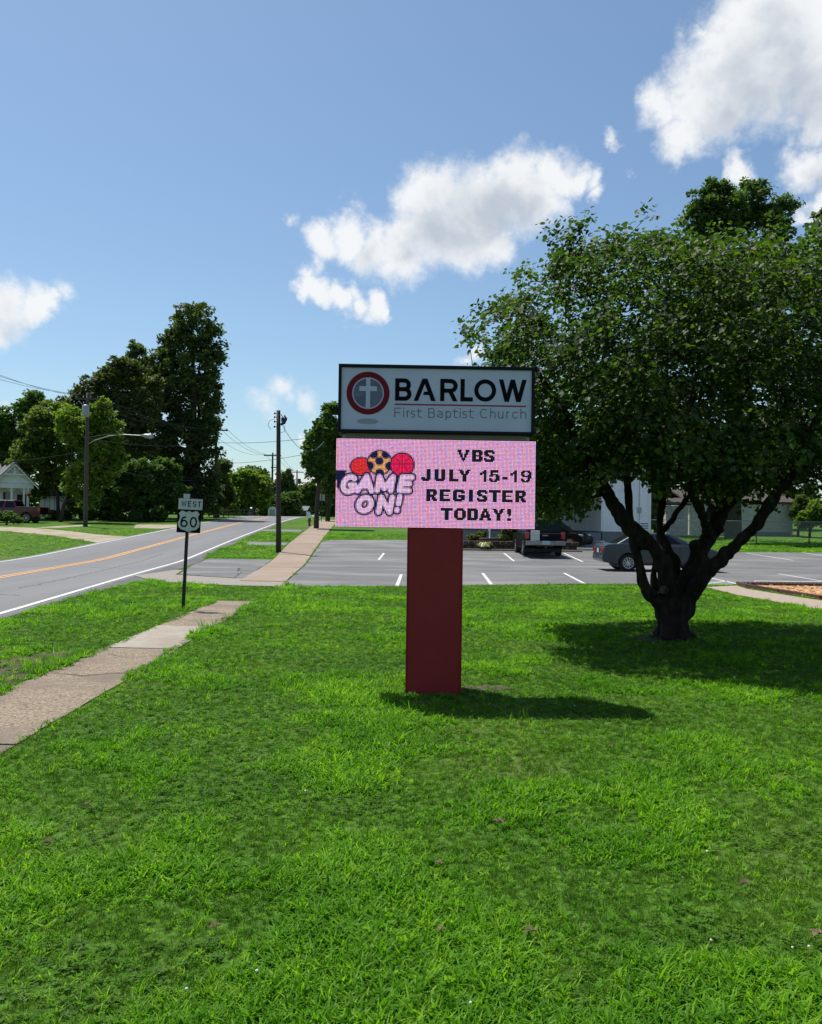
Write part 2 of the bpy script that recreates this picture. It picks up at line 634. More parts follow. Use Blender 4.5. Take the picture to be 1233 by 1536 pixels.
# the terrain: one sheet out to the horizon, with a soft swell in the lawns
def lawn_mat():
    m, nt, N, L, B = mat_new('lawn_soil_and_short_grass')
    B.inputs['Roughness'].default_value = .95
    B.inputs['Specular IOR Level'].default_value = .1
    geo = N.new('ShaderNodeNewGeometry')

    def noise(s, d=5):
        n = N.new('ShaderNodeTexNoise')
        n.inputs['Scale'].default_value = s
        n.inputs['Detail'].default_value = d
        L.new(geo.outputs['Position'], n.inputs['Vector'])
        return n.outputs['Fac']

    def mix(f, a, b, lo, hi):
        r = N.new('ShaderNodeMapRange')
        r.inputs['From Min'].default_value = lo
        r.inputs['From Max'].default_value = hi
        L.new(f, r.inputs['Value'])
        x = N.new('ShaderNodeMix')
        x.data_type = 'RGBA'
        L.new(r.outputs[0], x.inputs['Factor'])
        for s, v in (('A', a), ('B', b)):
            if isinstance(v, tuple):
                x.inputs[s].default_value = (*v, 1)
            else:
                L.new(v, x.inputs[s])
        return x.outputs['Result']
    fine = mix(noise(22, 8), (.022, .055, .008), (.080, .185, .018), .32, .62)
    mid = mix(noise(.55, 4), fine, (.075, .15, .022), .48, .72)
    dry = mix(noise(.23, 6), mid, (.13, .15, .045), .54, .72)
    L.new(dry, B.inputs['Base Color'])
    b = N.new('ShaderNodeBump')
    b.inputs['Strength'].default_value = 1.0
    b.inputs['Distance'].default_value = .05
    L.new(noise(30, 6), b.inputs['Height'])
    L.new(b.outputs[0], B.inputs['Normal'])
    return m


M['lawn'] = lawn_mat()
mb = MB()
xs = [-500, -120, -60, -30, -15, 0, 15, 30, 60, 120, 500]
for s in STN:
    for x in xs:
        mb.v.append((x, s, zst(s)))
for i in range(len(STN) - 1):
    for k in range(len(xs) - 1):
        q = i * len(xs) + k
        mb.f.append((q, q + 1, q + len(xs) + 1, q + len(xs)))
obj('ground', mb, M['lawn'], kind='structure', label='gently rising green lawn and verge around the road and car park')

_ry = np.array([-8, 0, 15.4, 26.8, 36.3, 51.3, 78.7, 98, 120, 150, 200, 260])
_rx = np.array([-4.8, -5.65, -7.38, -8.68, -9.62, -10.78, -12.6, -13.2, -12.4, -9.0, 2.0, 20.0])
_yy = np.arange(-8, 260, .5)
_xx = np.interp(_yy, _ry, _rx)
_k = np.hanning(25)
_k /= _k.sum()
_xx = np.convolve(np.pad(_xx, 12, mode='reflect', reflect_type='odd'), _k, mode='valid')


def rline(y):
    return float(np.interp(y, _yy, _xx))


Z = .004
road = sheet('road', ribbon(lambda y: rline(y) - 6.95, lambda y: rline(y) + .22, -8, 250, 2), M['asphalt'], Z, label='two-lane grey asphalt road curving over a crest')
_sy = np.array([10, 15, 19, 21.5, 24.9, 28, 31.7, 35.6, 38.5, 41.5, 44, 48, 52, 60, 75, 85])
_sw = np.array([.3, .32, .4, .6, .95, .95, .85, .85, .55, .42, .45, .7, .5, .45, .5, .3])
sh = sheet('road_shoulder', ribbon(lambda y: rline(y) + .2, lambda y: rline(y) + float(np.interp(y, _sy, _sw)), 10, 85, .7), M['shoulder'], 2 * Z, label='darker patched asphalt shoulder along the near side of the road')
for nm, off, w, mt in (('edge_line', 0, .13, 'white_paint'), ('edge_line', -6.62, .12, 'white_paint'), ('centre_line', -3.28, .12, 'orange_paint'), ('centre_line', -3.50, .12, 'orange_paint')):
    sheet(nm, ribbon(lambda y: rline(y) + off - w / 2, lambda y: rline(y) + off + w / 2, -8, 245, 2), M[mt], 3 * Z, parent=road)

# parking lot behind the lawn
lot_poly = [(-3.53, 24.25), (-3.0, 22.9), (-1.2, 23.2), (1.5, 24.0), (4.5, 25.2), (6.8, 25.7), (8.6, 25.1), (10.0, 26.0), (14.0, 26.2), (40, 27.5), (60, 29), (60, 47.6), (22.9, 47.6), (14.1, 46.4),
            (9.2, 46.2), (2.4, 46.2), (2.2, 54.6), (-.3, 54.7), (-5.0, 53.4), (-5.35, 51.5)]
lot = sheet('parking_lot', lot_poly, M['lot'], Z, label='grey asphalt church car park behind the lawn')


def stripe(a, b, w=.11, parent=None, mt='white_paint', name='parking_line', dz=2 * Z, world=False):
    A, B_ = (Vector(a), Vector(b)) if world else (G(*a), G(*b))
    d = Vector((B_.x - A.x, B_.y - A.y)).normalized()
    n = Vector((-d.y, d.x)) * w / 2
    return sheet(name, [(A.x + n.x, A.y + n.y), (A.x - n.x, A.y - n.y), (B_.x - n.x, B_.y - n.y), (B_.x + n.x, B_.y + n.y)], M[mt], dz, parent=parent)


for a, b in (((568, 840), (576, 830)), ((595, 880), (602, 862)), ((737, 877), (724, 860)), ((756, 830), (771, 842)), ((846, 830), (874, 843)), ((846, 860), (877, 876)),
             ((1120, 830), (1190, 841)), ((1203, 829), (1262, 838)), ((1065, 867), (1108, 877)), ((1168, 861), (1233, 872)), ((1060, 876), (1092, 872))):
    stripe(a, b, .10, lot)

# pavement by the sign: five slabs
swalk = thing('sidewalk', 'old concrete pavement running beside the road', 'pavement')
swalk['kind'] = 'structure'
del swalk['category']


def slab(corners, mt, name='slab', parent=None, h=.02, dz=0, jag=.012, rng=random.Random(5)):
    """a slab with ragged edges; corners (x, y) in order"""
    pts = []
    n = len(corners)
    for i in range(n):
        a, b = Vector(corners[i]), Vector(corners[(i + 1) % n])
        m = max(2, int((b - a).length / .18))
        for k in range(m):
            p = a.lerp(b, k / m)
            if k:
                p += Vector((rng.uniform(-jag, jag), rng.uniform(-jag, jag)))
            pts.append(p)
    mb = MB()
    vs = [(p.x, p.y, zf(p.y) + h + dz) for p in pts] + [(p.x, p.y, zf(p.y) - .05) for p in pts]
    k = len(pts)
    mb.add(vs, [tuple(range(k))] + [(i, (i + 1) % k, (i + 1) % k + k, i + k) for i in range(k)])
    return obj(name, mb, M[mt], parent)


def slab_crack(pts, w, seed, jag=.03):
    return crack(swalk, pts, w, .0165, seed, jag, 'crack')


def swl(y):
    return float(np.interp(y, [-2, 6.3, 8.5, 13, 18.5], [-4.02, -4.05, -4.06, -4.10, -4.16]))


def swr(y):
    return float(np.interp(y, [-2, 4.5, 6.3, 8.3, 11.5, 15, 18.6], [-2.75, -2.92, -3.0, -3.02, -3.12, -3.25, -3.29]))


joints = [-1.0, 2.1, 6.6, 9.15, 11.55, 14.0, 18.5]
mts = ['concrete_old', 'concrete_old', 'concrete_old', 'concrete_old', 'concrete_light', 'concrete_old']
for i in range(6):
    a, b = joints[i] + .012, joints[i + 1] - .012
    sl_ = .0 if i != 3 else .0
    slab([(swl(a), a), (swr(a), a - .05), (swr(b), b - .05), (swl(b), b)], mts[i], parent=swalk, h=.012 - .004 * (i % 2))


def s2l(y):
    return float(np.interp(y, [22.3, 24.5, 49.4, 73.8, 95], [-4.55, -4.88, -7.0, -8.6, -9.9]))


def s2r(y):
    return float(np.interp(y, [22.3, 24.3, 45, 61, 95], [-3.35, -3.53, -5.0, -6.0, -8.0]))


js = [24.4, 31.8, 35.6, 40.0, 44.5, 49, 54, 59, 64, 69, 74, 80, 86, 92]
for i in range(len(js) - 1):
    a, b = js[i] + .02, js[i + 1] - .02
    slab([(s2l(a), a), (s2r(a), a - .1), (s2r(b), b - .1), (s2l(b), b)], 'concrete_pink' if i < 4 else 'concrete_pink', parent=swalk, h=.032 + .004 * (i % 2), jag=.02)

# driveway apron between road and pavement, with its gravel edge
sheet('driveway', [(-8.75, 37.2), (-8.45, 33.5), (-7.75, 29.5), (-7.3, 26.9), (-5.2, 25.5), (-4.95, 25.8), (-5.5, 31), (-6.0, 37.0)], M['lot'], 4 * Z, label='short grey asphalt driveway joining the road and the pavement')
sheet('gravel_strip', [(-8.4, 26.0), (-7.55, 24.6), (-6.6, 23.4), (-4.6, 22.7), (-3.3, 22.6), (-3.5, 24.4), (-4.85, 24.5), (-4.93, 25.7), (-5.2, 25.4), (-7.35, 26.75), (-7.8, 29.3), (-8.1, 29.2)], M['gravel'], 5 * Z, label='strip of pale crumbled gravel at the edge of the driveway')


def crack(parent, pts, w=.03, dz=6 * Z, seed=1, jag=.06, m='dirt'):
    rg_ = random.Random(seed)
    P_ = [Vector(p) for p in pts]
    line = []
    for a, b in zip(P_[:-1], P_[1:]):
        n = max(2, int((b - a).length / .25))
        for k in range(n):
            line.append(a.lerp(b, k / n) + Vector((rg_.uniform(-jag, jag), rg_.uniform(-jag, jag))))
    line.append(P_[-1])
    mb = MB()
    for i, p in enumerate(line):
        a, b = line[max(i - 1, 0)], line[min(i + 1, len(line) - 1)]
        d = (b - a).normalized()
        n = Vector((-d.y, d.x)) * w * rg_.uniform(.25, .6)
        for q in (p + n, p - n):
            mb.v.append((q.x, q.y, zst(q.y) + dz))
        if i:
            k = 2 * i
            mb.f.append((k - 2, k - 1, k + 1, k))
    return obj('crack', mb, M[m], parent)


M['crack'] = mat('crack_shadow', (.022, .020, .018), rough=.95)
M['sealer'] = mat('asphalt_sealer', (.055, .056, .06), rough=.8)
drv = bpy.data.objects['driveway']
crack(drv, [(-7.2, 27.0), (-6.2, 26.2), (-5.1, 25.6)], .05, 6.5 * Z, 1, .04, 'crack')
crack(drv, [(-6.2, 31.0), (-5.9, 29.2), (-5.4, 29.0)], .07, 5 * Z, 2, .06, 'crack')
crack(drv, [(-5.6, 28.5), (-5.5, 27.2), (-5.35, 26.0)], .04, 5 * Z, 3, .06, 'crack')
for sd, (pts, w) in enumerate((([(-2.5, 27), (.5, 28.6), (3.2, 28.2), (6, 29.4)], .035), ([(-4.2, 33), (-1, 32.4), (2.5, 33.2)], .03), ([(2, 38.5), (5, 37.6), (9, 38.2), (14, 37.4)], .03),
                               ([(-4.6, 41), (-1.5, 40.4), (1.0, 41.2)], .035), ([(8.5, 28), (10.5, 29.6), (13, 29.0), (17, 30.0)], .03), ([(14, 41), (18, 40.2), (24, 41.5)], .04), ([(-3, 46), (-.5, 47.2), (1.5, 46.5)], .04))):
    crack(lot, pts, w * 1.3, 2 * Z, 10 + sd, .10, 'sealer')
for sd, pts in enumerate(([(-4.9, 20), (-6.6, 32)][:0] or [(-9.6, 21), (-9.9, 25), (-10.6, 31), (-11.6, 40)], [(-8.6, 19), (-9.9, 19.6), (-11.8, 19.4)], [(-9.7, 30), (-11.5, 30.6), (-14, 30.2)])):
    crack(road, pts, .035, 2 * Z, 30 + sd, .05, 'sealer')
sheet('driveway_joint', [(-9.6, 50.4), (-9.1, 47.4), (-6.95, 46.6), (-7.05, 49.8)], M['lot'], 4 * Z, label='narrow second driveway crossing the verge')
sheet('driveway_far', [(-11.6, 67), (-11.3, 63.8), (-8.2, 63.5), (-8.5, 67)], M['lot'], 4 * Z)['label'] = 'farthest narrow driveway crossing the verge'
slab_crack([(-4.05, 9.6), (-3.6, 9.45), (-3.05, 9.7)], .022, 3)
slab_crack([(-3.9, 11.0), (-3.5, 10.7), (-3.2, 10.9)], .010, 6)
slab_crack([(-4.1, 15.7), (-3.8, 15.9), (-3.4, 15.6), (-3.28, 15.8)], .014, 7)
# tan drive on the far side of the road, and the bare path up to the pole
tan = mat('tan_drive', (.36, .30, .235), (.27, .22, .17), scale=3, rough=.95, c3=(.20, .18, .09), scale3=.8)
lx = lambda y: rline(y) - 6.95
sheet('far_driveway', [(lx(47.5), 47.5), (lx(54), 54), (-20.6, 56.0), (-24.0, 60.0), (-28.5, 64.3), (-34, 66), (-50, 67), (-50, 62.2), (-34.0, 62.0), (-27.5, 58.5), (-22.5, 54.0)], tan, Z, label='pale tan driveway leading from the far side of the road to the house')
sheet('bare_path', [(-28.2, 63.8), (-26.7, 64.6), (-26.0, 69.5), (-26.8, 70.6), (-28.0, 68.5)], tan, 2 * Z, label='bare worn path crossing the far verge')
sheet('bare_patch', [(-21.6, 66.5), (-19.2, 66.0), (-18.9, 69), (-20, 74), (-23.5, 73)], tan, Z, label='dry bare patch beside the far edge of the road')

# concrete path and mulch bed at the right
path_poly = [(8.75, 24.9), (9.9, 25.8), (11.2, 24.1), (13.3, 21.7), (17, 18.3), (30, 9), (29, 7.6), (16.1, 17.1), (12.3, 20.4), (10.2, 22.5)]
path_poly = [(G(1058, 881).x, G(1058, 881).y), (G(1105, 879).x, G(1105, 879).y), (G(1120, 884).x, G(1120, 884).y), (G(1170, 892).x, G(1170, 892).y), (G(1233, 902).x, G(1233, 902).y),
             (17.8, 16.6), (17.2, 15.4), (G(1233, 916).x, G(1233, 916).y), (G(1160, 903).x, G(1160, 903).y), (G(1105, 893).x, G(1105, 893).y)]
sheet('path', path_poly, M['path'], 3 * Z, label='curved tan concrete path at the right edge of the lawn')
mpoly = [(G(*p).x, G(*p).y) for p in ((1110, 878.5), (1233, 880))] + [(20, 24.0), (18.4, 17.3)] + [(G(*p).x, G(*p).y) for p in ((1233, 900.5), (1170, 890.5), (1122, 882.5))]
mulch = sheet('mulch_bed', mpoly, M['mulch'], 4 * Z, kind='stuff', label='bed of orange-brown wood chips edged with red-brown strips')
rp = random.Random(4)


def in_poly(x, y, poly):
    c = False
    n = len(poly)
    j = n - 1
    for i in range(n):
        xi, yi = poly[i]
        xj, yj = poly[j]
        if (yi > y) != (yj > y) and x < (xj - xi) * (y - yi) / (yj - yi) + xi:
            c = not c
        j = i
    return c


mb = MB()
while len(mb.f) < 9000:
    x, y = rp.uniform(9.5, 20), rp.uniform(17, 26)
    if in_poly(x, y, mpoly):
        Mx = Matrix.Rotation(rp.uniform(0, 6.3), 3, 'Z') @ Matrix.Rotation(rp.uniform(-.6, .6), 3, 'X')
        mb.box((x, y, zf(y) + .02 + rp.uniform(0, .03)), (rp.uniform(.04, .10), .03, .012), M=Mx)
obj('wood_chip', mb, M['mulch'], parent=mulch, kind='stuff')
edge = thing('garden_edging', 'red-brown edging strips round the mulch bed by the path', 'edging')
fr = [G(*p) for p in ((1106, 877.5), (1122, 882), (1170, 890), (1233, 900))] + [Vector((18.4, 17.2, 0))]
for a, b in zip(fr[:-1], fr[1:]):
    n = max(1, int((b - a).length / 1.2))
    for k in range(n):
        p, q = a.lerp(b, k / n + .01), a.lerp(b, (k + 1) / n - .01)
        mbx = MB()
        d = q - p
        mbx.box((p + q) / 2 + Vector((0, 0, .05)), (d.length, .09, .12), rz=math.atan2(d.y, d.x))
        obj('edging_strip', mbx, M['edging'], edge, bevel=.01)
a, b = G(1112, 878.5), G(1233, 880)
b = a + (b - a) * 1.3
for k in range(26):
    p = a.lerp(b, (k + .5) / 26)
    mbx = MB()
    mbx.lathe([(0.0, .12), (.05, .115), (.085, .08), (.095, 0)], c=(p.x, p.y, zf(p.y)), n=8)
    obj('edging_scallop', mbx, M['edging_dark'], edge)
mbx = MB()
p, q = G(1140, 875), G(1233, 876)
q = p + (q - p) * 1.4
d = q - p
mbx.box((p + q) / 2 + Vector((0, .4, .02)), (d.length, .18, .06), rz=math.atan2(d.y, d.x))
obj('kerb', mbx, M['white_cement'], bevel=.02, label='low white kerb stone behind the mulch bed', cat='kerb')

# bare soil by the left edge of the pavement and round the tree
dirt_poly = [(-4.95, 8.2), (-4.12, 8.9), (-4.14, 10.4), (-4.4, 11.3), (-4.8, 10.9), (-5.3, 9.6)]
sheet('bare_soil', dirt_poly, M['dirt'], Z, label='trampled bare soil beside the pavement')
ts = [(4.08 + math.cos(a) * r * 1.2, 13.35 + math.sin(a) * r) for a, r in [(i * .5236, .55 + .22 * math.sin(i * 2.7)) for i in range(12)]]
sheet('tree_soil', ts, M['dirt'], Z, label='bare dark soil round the foot of the tree')
sheet('worn_patch', [(.5, 9.0), (.62, 9.2), (.95, 9.25), (1.15, 9.1), (.9, 8.95)], M['dirt'], Z, label='small worn brown patch behind the maroon post')

# ------------------------------------------------------------------ stroke lettering
def arc(cx, cy, rx, ry, a0, a1, n=12):
    return [(cx + rx * math.cos(math.radians(a0 + (a1 - a0) * i / n)), cy + ry * math.sin(math.radians(a0 + (a1 - a0) * i / n))) for i in range(n + 1)]


# every glyph in a unit box, stroke centre lines
GLY = {
    'A': [[(0, 0), (.5, 1), (1, 0)], [(.2, .34), (.8, .34)]],
    'B': [[(0, 0), (0, 1), (.6, 1)] + arc(.6, .76, .34, .24, 90, -90, 8) + [(.0, .52)], [(.6, .52)] + arc(.62, .26, .38, .26, 90, -90, 8) + [(0, 0)]],
    'C': [arc(.55, .5, .55, .5, 50, 310, 18)],
    'D': [[(0, 0), (0, 1), (.45, 1)] + arc(.45, .5, .55, .5, 90, -90, 14) + [(0, 0)]],
    'E': [[(1, 1), (0, 1), (0, 0), (1, 0)], [(0, .52), (.9, .52)]],
    'F': [[(1, 1), (0, 1), (0, 0)], [(0, .52), (.85, .52)]],
    'G': [arc(.52, .5, .52, .5, 50, 300, 18) + [(1, .12), (1, .45), (.6, .45)]],
    'I': [[(.5, 0), (.5, 1)]],
    'J': [[(1, 1), (1, .3)] + arc(.5, .3, .5, .3, 0, -180, 10)],
    'L': [[(0, 1), (0, 0), (1, 0)]],
    'M': [[(0, 0), (0, 1), (.5, .15), (1, 1), (1, 0)]],
    'N': [[(0, 0), (0, 1), (1, 0), (1, 1)]],
    'O': [arc(.5, .5, .5, .5, 90, 450, 28)],
    'R': [[(0, 0), (0, 1), (.6, 1)] + arc(.6, .73, .38, .27, 90, -90, 8) + [(0, .46)], [(.5, .46), (1, 0)]],
    'S': [arc(.5, .75, .48, .25, 25, 270, 12) + arc(.5, .25, .5, .25, 90, -155, 12)[1:]],
    'T': [[(0, 1), (1, 1)], [(.5, 1), (.5, 0)]],
    'U': [[(0, 1), (0, .35)] + arc(.5, .35, .5, .35, 180, 360, 12) + [(1, 1)]],
    'V': [[(0, 1), (.5, 0), (1, 1)]],
    'W': [[(0, 1), (.25, 0), (.5, .95), (.75, 0), (1, 1)]],
    'Y': [[(0, 1), (.5, .45), (1, 1)], [(.5, .45), (.5, 0)]],
    '1': [[(.15, .72), (.6, 1), (.6, 0)]],
    '5': [[(.92, 1), (.12, 1), (.06, .56)] + arc(.45, .31, .55, .31, 112, -128, 14)],
    '9': [arc(.5, .66, .48, .34, 0, 360, 16), [(.98, .66)] + arc(.4, .45, .58, .45, 0, -112, 10)],
    '6': [arc(.5, .32, .46, .32, 0, 360, 20), [(.04, .32)] + arc(.58, .38, .54, .62, 170, 80, 10)],
    '0': [arc(.5, .5, .5, .5, 90, 450, 28)],
    '-': [[(0, .4), (1, .4)]],
    '!': [[(.5, 1), (.5, .5)], [(.5, .04), (.5, 0)]],
    # lower case, x-height .7
    'a': [[(.08, .68)] + arc(.5, .45, .48, .25, 100, 0, 6) + [(.98, 0)], arc(.98, .2, .98, .2, 90, 270, 14) + [(.98, 0)]],
    'c': [arc(.55, .35, .55, .35, 50, 310, 16)],
    'h': [[(0, 0), (0, 1.05)], [(0, .45)] + arc(.48, .42, .5, .28, 170, 0, 10) + [(.98, 0)]],
    'i': [[(.5, 0), (.5, .7)], [(.5, .95), (.5, 1.02)]],
    'p': [[(0, -.28), (0, .7)], arc(.5, .35, .5, .35, 180, -180, 20)],
    'r': [[(0, 0), (0, .7)], [(0, .42)] + arc(.7, .42, .7, .28, 175, 80, 7)],
    's': [[(.95, .66), (.3, .7)] + arc(.3, .53, .27, .17, 90, 270, 7) + arc(.68, .17, .28, .17, 90, -90, 7) + [(.05, .02)]],
    't': [[(.3, .95), (.3, .18)] + arc(.65, .18, .35, .18, 180, 270, 5) + [(1, 0)], [(0, .7), (.95, .7)]],
    'u': [[(0, .7), (0, .3)] + arc(.49, .3, .49, .3, 180, 360, 12) + [(.98, .7)], [(.98, .4), (.98, 0)]],
}


def glyph(ch, x0, x1, y0, h, w, slant=0.0):
    """strokes of a letter whose ink fills x0..x1 and y0..y0+h with pen width w"""
    out = []
    low = ch in 'aceghiprstu' and ch.islower()
    for st in GLY[ch]:
        s = []
        for (a, b) in st:
            y = w / 2 + b * (h - w)
            x = x0 + w / 2 + a * max(x1 - x0 - w, 1e-6)
            s.append((x + slant * y, y0 + y))
        out.append(s)
    return out


def pen(mb, st, w, y, cap=True):
    """a flat mitred ribbon in the x-z plane, facing -y"""
    pts = [Vector((p[0], p[1])) for p in st]
    q = [pts[0]]
    for p in pts[1:]:
        if (p - q[-1]).length > 1e-5:
            q.append(p)
    pts = q
    closed = (pts[0] - pts[-1]).length < w * .05 and len(pts) > 8
    if closed:
        pts = pts[:-1]
    elif cap:
        pts[0] = pts[0] + (pts[0] - pts[1]).normalized() * w / 2
        pts[-1] = pts[-1] + (pts[-1] - pts[-2]).normalized() * w / 2
    n = len(pts)
    L_, R_ = [], []
    for i in range(n):
        if closed:
            a, b, c = pts[i - 1], pts[i], pts[(i + 1) % n]
        else:
            a, b, c = pts[max(i - 1, 0)], pts[i], pts[min(i + 1, n - 1)]
        d1 = (b - a).normalized() if (b - a).length > 1e-9 else (c - b).normalized()
        d2 = (c - b).normalized() if (c - b).length > 1e-9 else d1
        n1, n2 = Vector((-d1.y, d1.x)), Vector((-d2.y, d2.x))
        m = (n1 + n2)
        m = m.normalized() if m.length > 1e-3 else n1
        k = min(1 / max(m.dot(n1), .38), 2.4)
        L_.append(b + m * w / 2 * k)
        R_.append(b - m * w / 2 * k)
    base = len(mb.v)
    for a, b in zip(L_, R_):
        mb.v += [(a.x, y, a.y), (b.x, y, b.y)]
    for i in range(n if closed else n - 1):
        j = (i + 1) % n
        mb.f.append((base + 2 * i, base + 2 * j, base + 2 * j + 1, base + 2 * i + 1))


def leg(mb, xbot, xtop, zb, zt, w, y):
    """a slanting stroke cut level at foot and head"""
    k = w * math.hypot(xtop - xbot, zt - zb) / (zt - zb)
    k = min(k, w * 1.14)
    mb.add([(xbot, y, zb), (xbot + k, y, zb), (xtop + k, y, zt), (xtop, y, zt)], [(0, 1, 2, 3)])


def letters(name, items, w, y, mat_, parent, slant=0.0):
    """items: (char, x0, x1, baseline, height); every letter its own mesh"""
    for ch, x0, x1, b, h in items:
        mb = MB()
        for k, st in enumerate(glyph(ch, x0, x1, b, h, w, slant)):
            pen(mb, st, w, y - .0006 * k)
        obj(name, mb, mat_, parent)


def disc(mb, cx, cz, rx, rz, y, n=48, r0=None):
    base = len(mb.v)
    if r0 is None:
        mb.v += [(cx + rx * math.cos(2 * math.pi * k / n), y, cz + rz * math.sin(2 * math.pi * k / n)) for k in range(n)]
        mb.f.append(tuple(base + k for k in range(n)))
    else:
        for k in range(n):
            c, s = math.cos(2 * math.pi * k / n), math.sin(2 * math.pi * k / n)
            mb.v += [(cx + rx * c, y, cz + rz * s), (cx + r0 * c, y, cz + r0 * s)]
        for k in range(n):
            j = (k + 1) % n
            mb.f.append((base + 2 * k, base + 2 * j, base + 2 * j + 1, base + 2 * k + 1))
    return mb


# ------------------------------------------------------------------ the church sign
SS = 8.68 / 1280.0                 # metres per photograph pixel on the sign's face


def S(px, py):
    dx, dy = px - 650.0, py - 1045.0
    return ((dx + dy * .01396) * SS, -(-dx * .01396 + dy) * SS)


def S1(cx, cy):                    # from the first enlargement of the sign
    return S(490 + cx / 3.736, 530 + cy / 3.736)


sign = thing('church_sign', 'tall church sign with white BARLOW panel over pink message screen on maroon post', 'sign', (.25, 8.9, 0), math.radians(1.3))
# post cover: folded sheet with a shallow seam and corner flanges
mb = MB().box((0, .075, .83), (.555, .39, 1.738))
post = obj('post_cover', mb, M['maroon'], sign, bevel=.006)
mb = MB()
for x in (-.281, .281):
    mb.box((x, -.1225, .84), (.012, .012, 1.70))
obj('corner_strip', mb, M['maroon'], sign)
mb = MB().box((0, .06, 2.63), (1.88, .22, .12))
obj('neck', mb, M['cream'], sign)
for x in (-.955, .955):
    obj('bracket', MB().box((x, .06, 2.63), (.03, .2, .06)), M['steel'], sign)

# top cabinet: shell, four frame rails, face
FY = -.155
x0, x1, z0, z1 = -1.015, 1.002, 2.668, 3.368
mb = MB().span((x0, FY + .03, z0), (x1, .29, z1))
cab = obj('cabinet', mb, M['black_frame'], sign, bevel=.006)
for (a, b) in (((x0, FY - .01, z1 - .034), (x1, FY + .03, z1)), ((x0, FY - .01, z0), (x1, FY + .03, z0 + .03)),
               ((x0, FY - .008, z0 + .03), (x0 + .030, FY + .03, z1 - .034)), ((x1 - .030, FY - .008, z0 + .03), (x1, FY + .03, z1 - .034))):
    obj('frame_rail', MB().span(a, b), M['black_frame'], cab, bevel=.004)
face = obj('sign_face', MB().span((x0 + .028, FY + .012, z0 + .028), (x1 - .028, FY + .028, z1 - .032)), M['panel'], cab)
fy = FY + .012
cx, cz = S(551.5, 590.5)
emblem = obj('emblem', disc(MB(), cx, cz, 32.5 * SS, 32.5 * SS, fy - .002, 64, r0=24.0 * SS), M['ink_red'], sign, label='dark red ring with a pale cross on slate glass')
obj('emblem_disc', disc(MB(), cx, cz, 22.2 * SS, 22.2 * SS, fy - .002, 56), M['ink_slate'], emblem)
# darker facets of the slate disc
mb = MB()
R_ = 22.0 * SS
for a0, a1 in ((95, 152), (200, 250), (28, 62)):
    base = len(mb.v)
    mb.v.append((cx, fy - .003, cz))
    for k in range(9):
        a = math.radians(a0 + (a1 - a0) * k / 8)
        mb.v.append((cx + R_ * math.cos(a), fy - .003, cz + R_ * math.sin(a)))
    for k in range(8):
        mb.f.append((base, base + 1 + k, base + 2 + k))
obj('emblem_facet', mb, M['ink_slate2'], emblem)
mb = MB()
h1 = 21.9 * SS
mb.span((cx - 3.2 * SS, fy - .0042, cz - h1), (cx + 3.2 * SS, fy - .0032, cz + h1))
mb.span((cx - 13.3 * SS, fy - .0046, cz + 3.2 * SS), (cx + 13.3 * SS, fy - .0043, cz + 10.4 * SS))
obj('emblem_cross', mb, M['panel'], emblem)
ex, ez = S(550.8, 633.2)
obj('emblem_shade', disc(MB(), ex, ez, 16.4 * SS, 4.3 * SS, fy - .002, 40), M['ink_shade'], emblem)


def row1(spec, yb, yt, dx=0):
    out = []
    for ch, a, b in spec:
        xa, zb = S1(a, yb + (a - 380) * .0075)
        xb, _ = S1(b, yb)
        _, zt = S1(a, yt + (a - 380) * .0075)
        out.append((ch, xa, xb, zb, zt - zb))
    return out


# BARLOW, drawn letter by letter: an open A whose bar reaches only the right leg
W_ = 24 / 3.736 * SS
for ch, a, b in (('B', 382, 475), ('A', 487, 614), ('R', 637, 738), ('L', 752, 823), ('O', 830, 955), ('W', 970, 1129)):
    (ch, xa, xb, zb, h), = row1([(ch, a, b)], 268, 141)
    mb = MB()
    gl = glyph(ch, xa, xb, zb, h, W_)
    if ch == 'A':
        xm = (xa + xb) / 2
        gl = []
        leg(mb, xa, xm - W_ * .62, zb, zb + h, W_, fy - .002)
        leg(mb, xb - W_ * 1.14, xm - W_ * .52, zb, zb + h, W_, fy - .0026)
        mb.add([(xm - W_ * .45, fy - .0032, zb + h * .27), (xb - W_ * 1.3, fy - .0032, zb + h * .27), (xb - W_ * 1.75, fy - .0032, zb + h * .42), (xm - W_ * .15, fy - .0032, zb + h * .42)], [(0, 1, 2, 3)])
    if ch == 'W':
        gl = []
        q = (xb - xa - W_ * 1.1) / 4
        for k in range(4):
            u, v_ = xa + q * k, xa + q * (k + 1)
            leg(mb, v_ if k % 2 == 0 else u, u if k % 2 == 0 else v_, zb, zb + h, W_, fy - .002 - .0006 * k)
    if ch == 'R':
        gl = gl[:1]
        leg(mb, xb - W_ * 1.2, xa + W_ * 1.7, zb, zb + h * .5, W_, fy - .0026)
    for k, st in enumerate(gl):
        pen(mb, st, W_, fy - .002 - .0006 * k, cap=True)
    obj('letter', mb, M['ink_black'], sign)
xa, za = S1(380, 284)
xb, zb = S1(1126, 289)
obj('rule', MB().add([(xa, fy - .002, za), (xb, fy - .002, za), (xb, fy - .002, za - 2.3 * SS), (xa, fy - .002, za - 2.3 * SS)], [(0, 1, 2, 3)]), M['ink_rule'], sign)
letters('letter', row1([('F', 378, 416), ('i', 426, 436), ('r', 448, 466), ('s', 470, 496), ('t', 504, 535), ('B', 570, 608), ('a', 619, 652), ('p', 668, 700), ('t', 708, 738), ('i', 746, 756),
                        ('s', 764, 791), ('t', 798, 828), ('C', 863, 906), ('h', 921, 952), ('u', 965, 997), ('r', 1013, 1034), ('c', 1046, 1080), ('h', 1093, 1127)], 363, 308), 1.35 * SS, fy - .002, M['ink_thin'], sign)

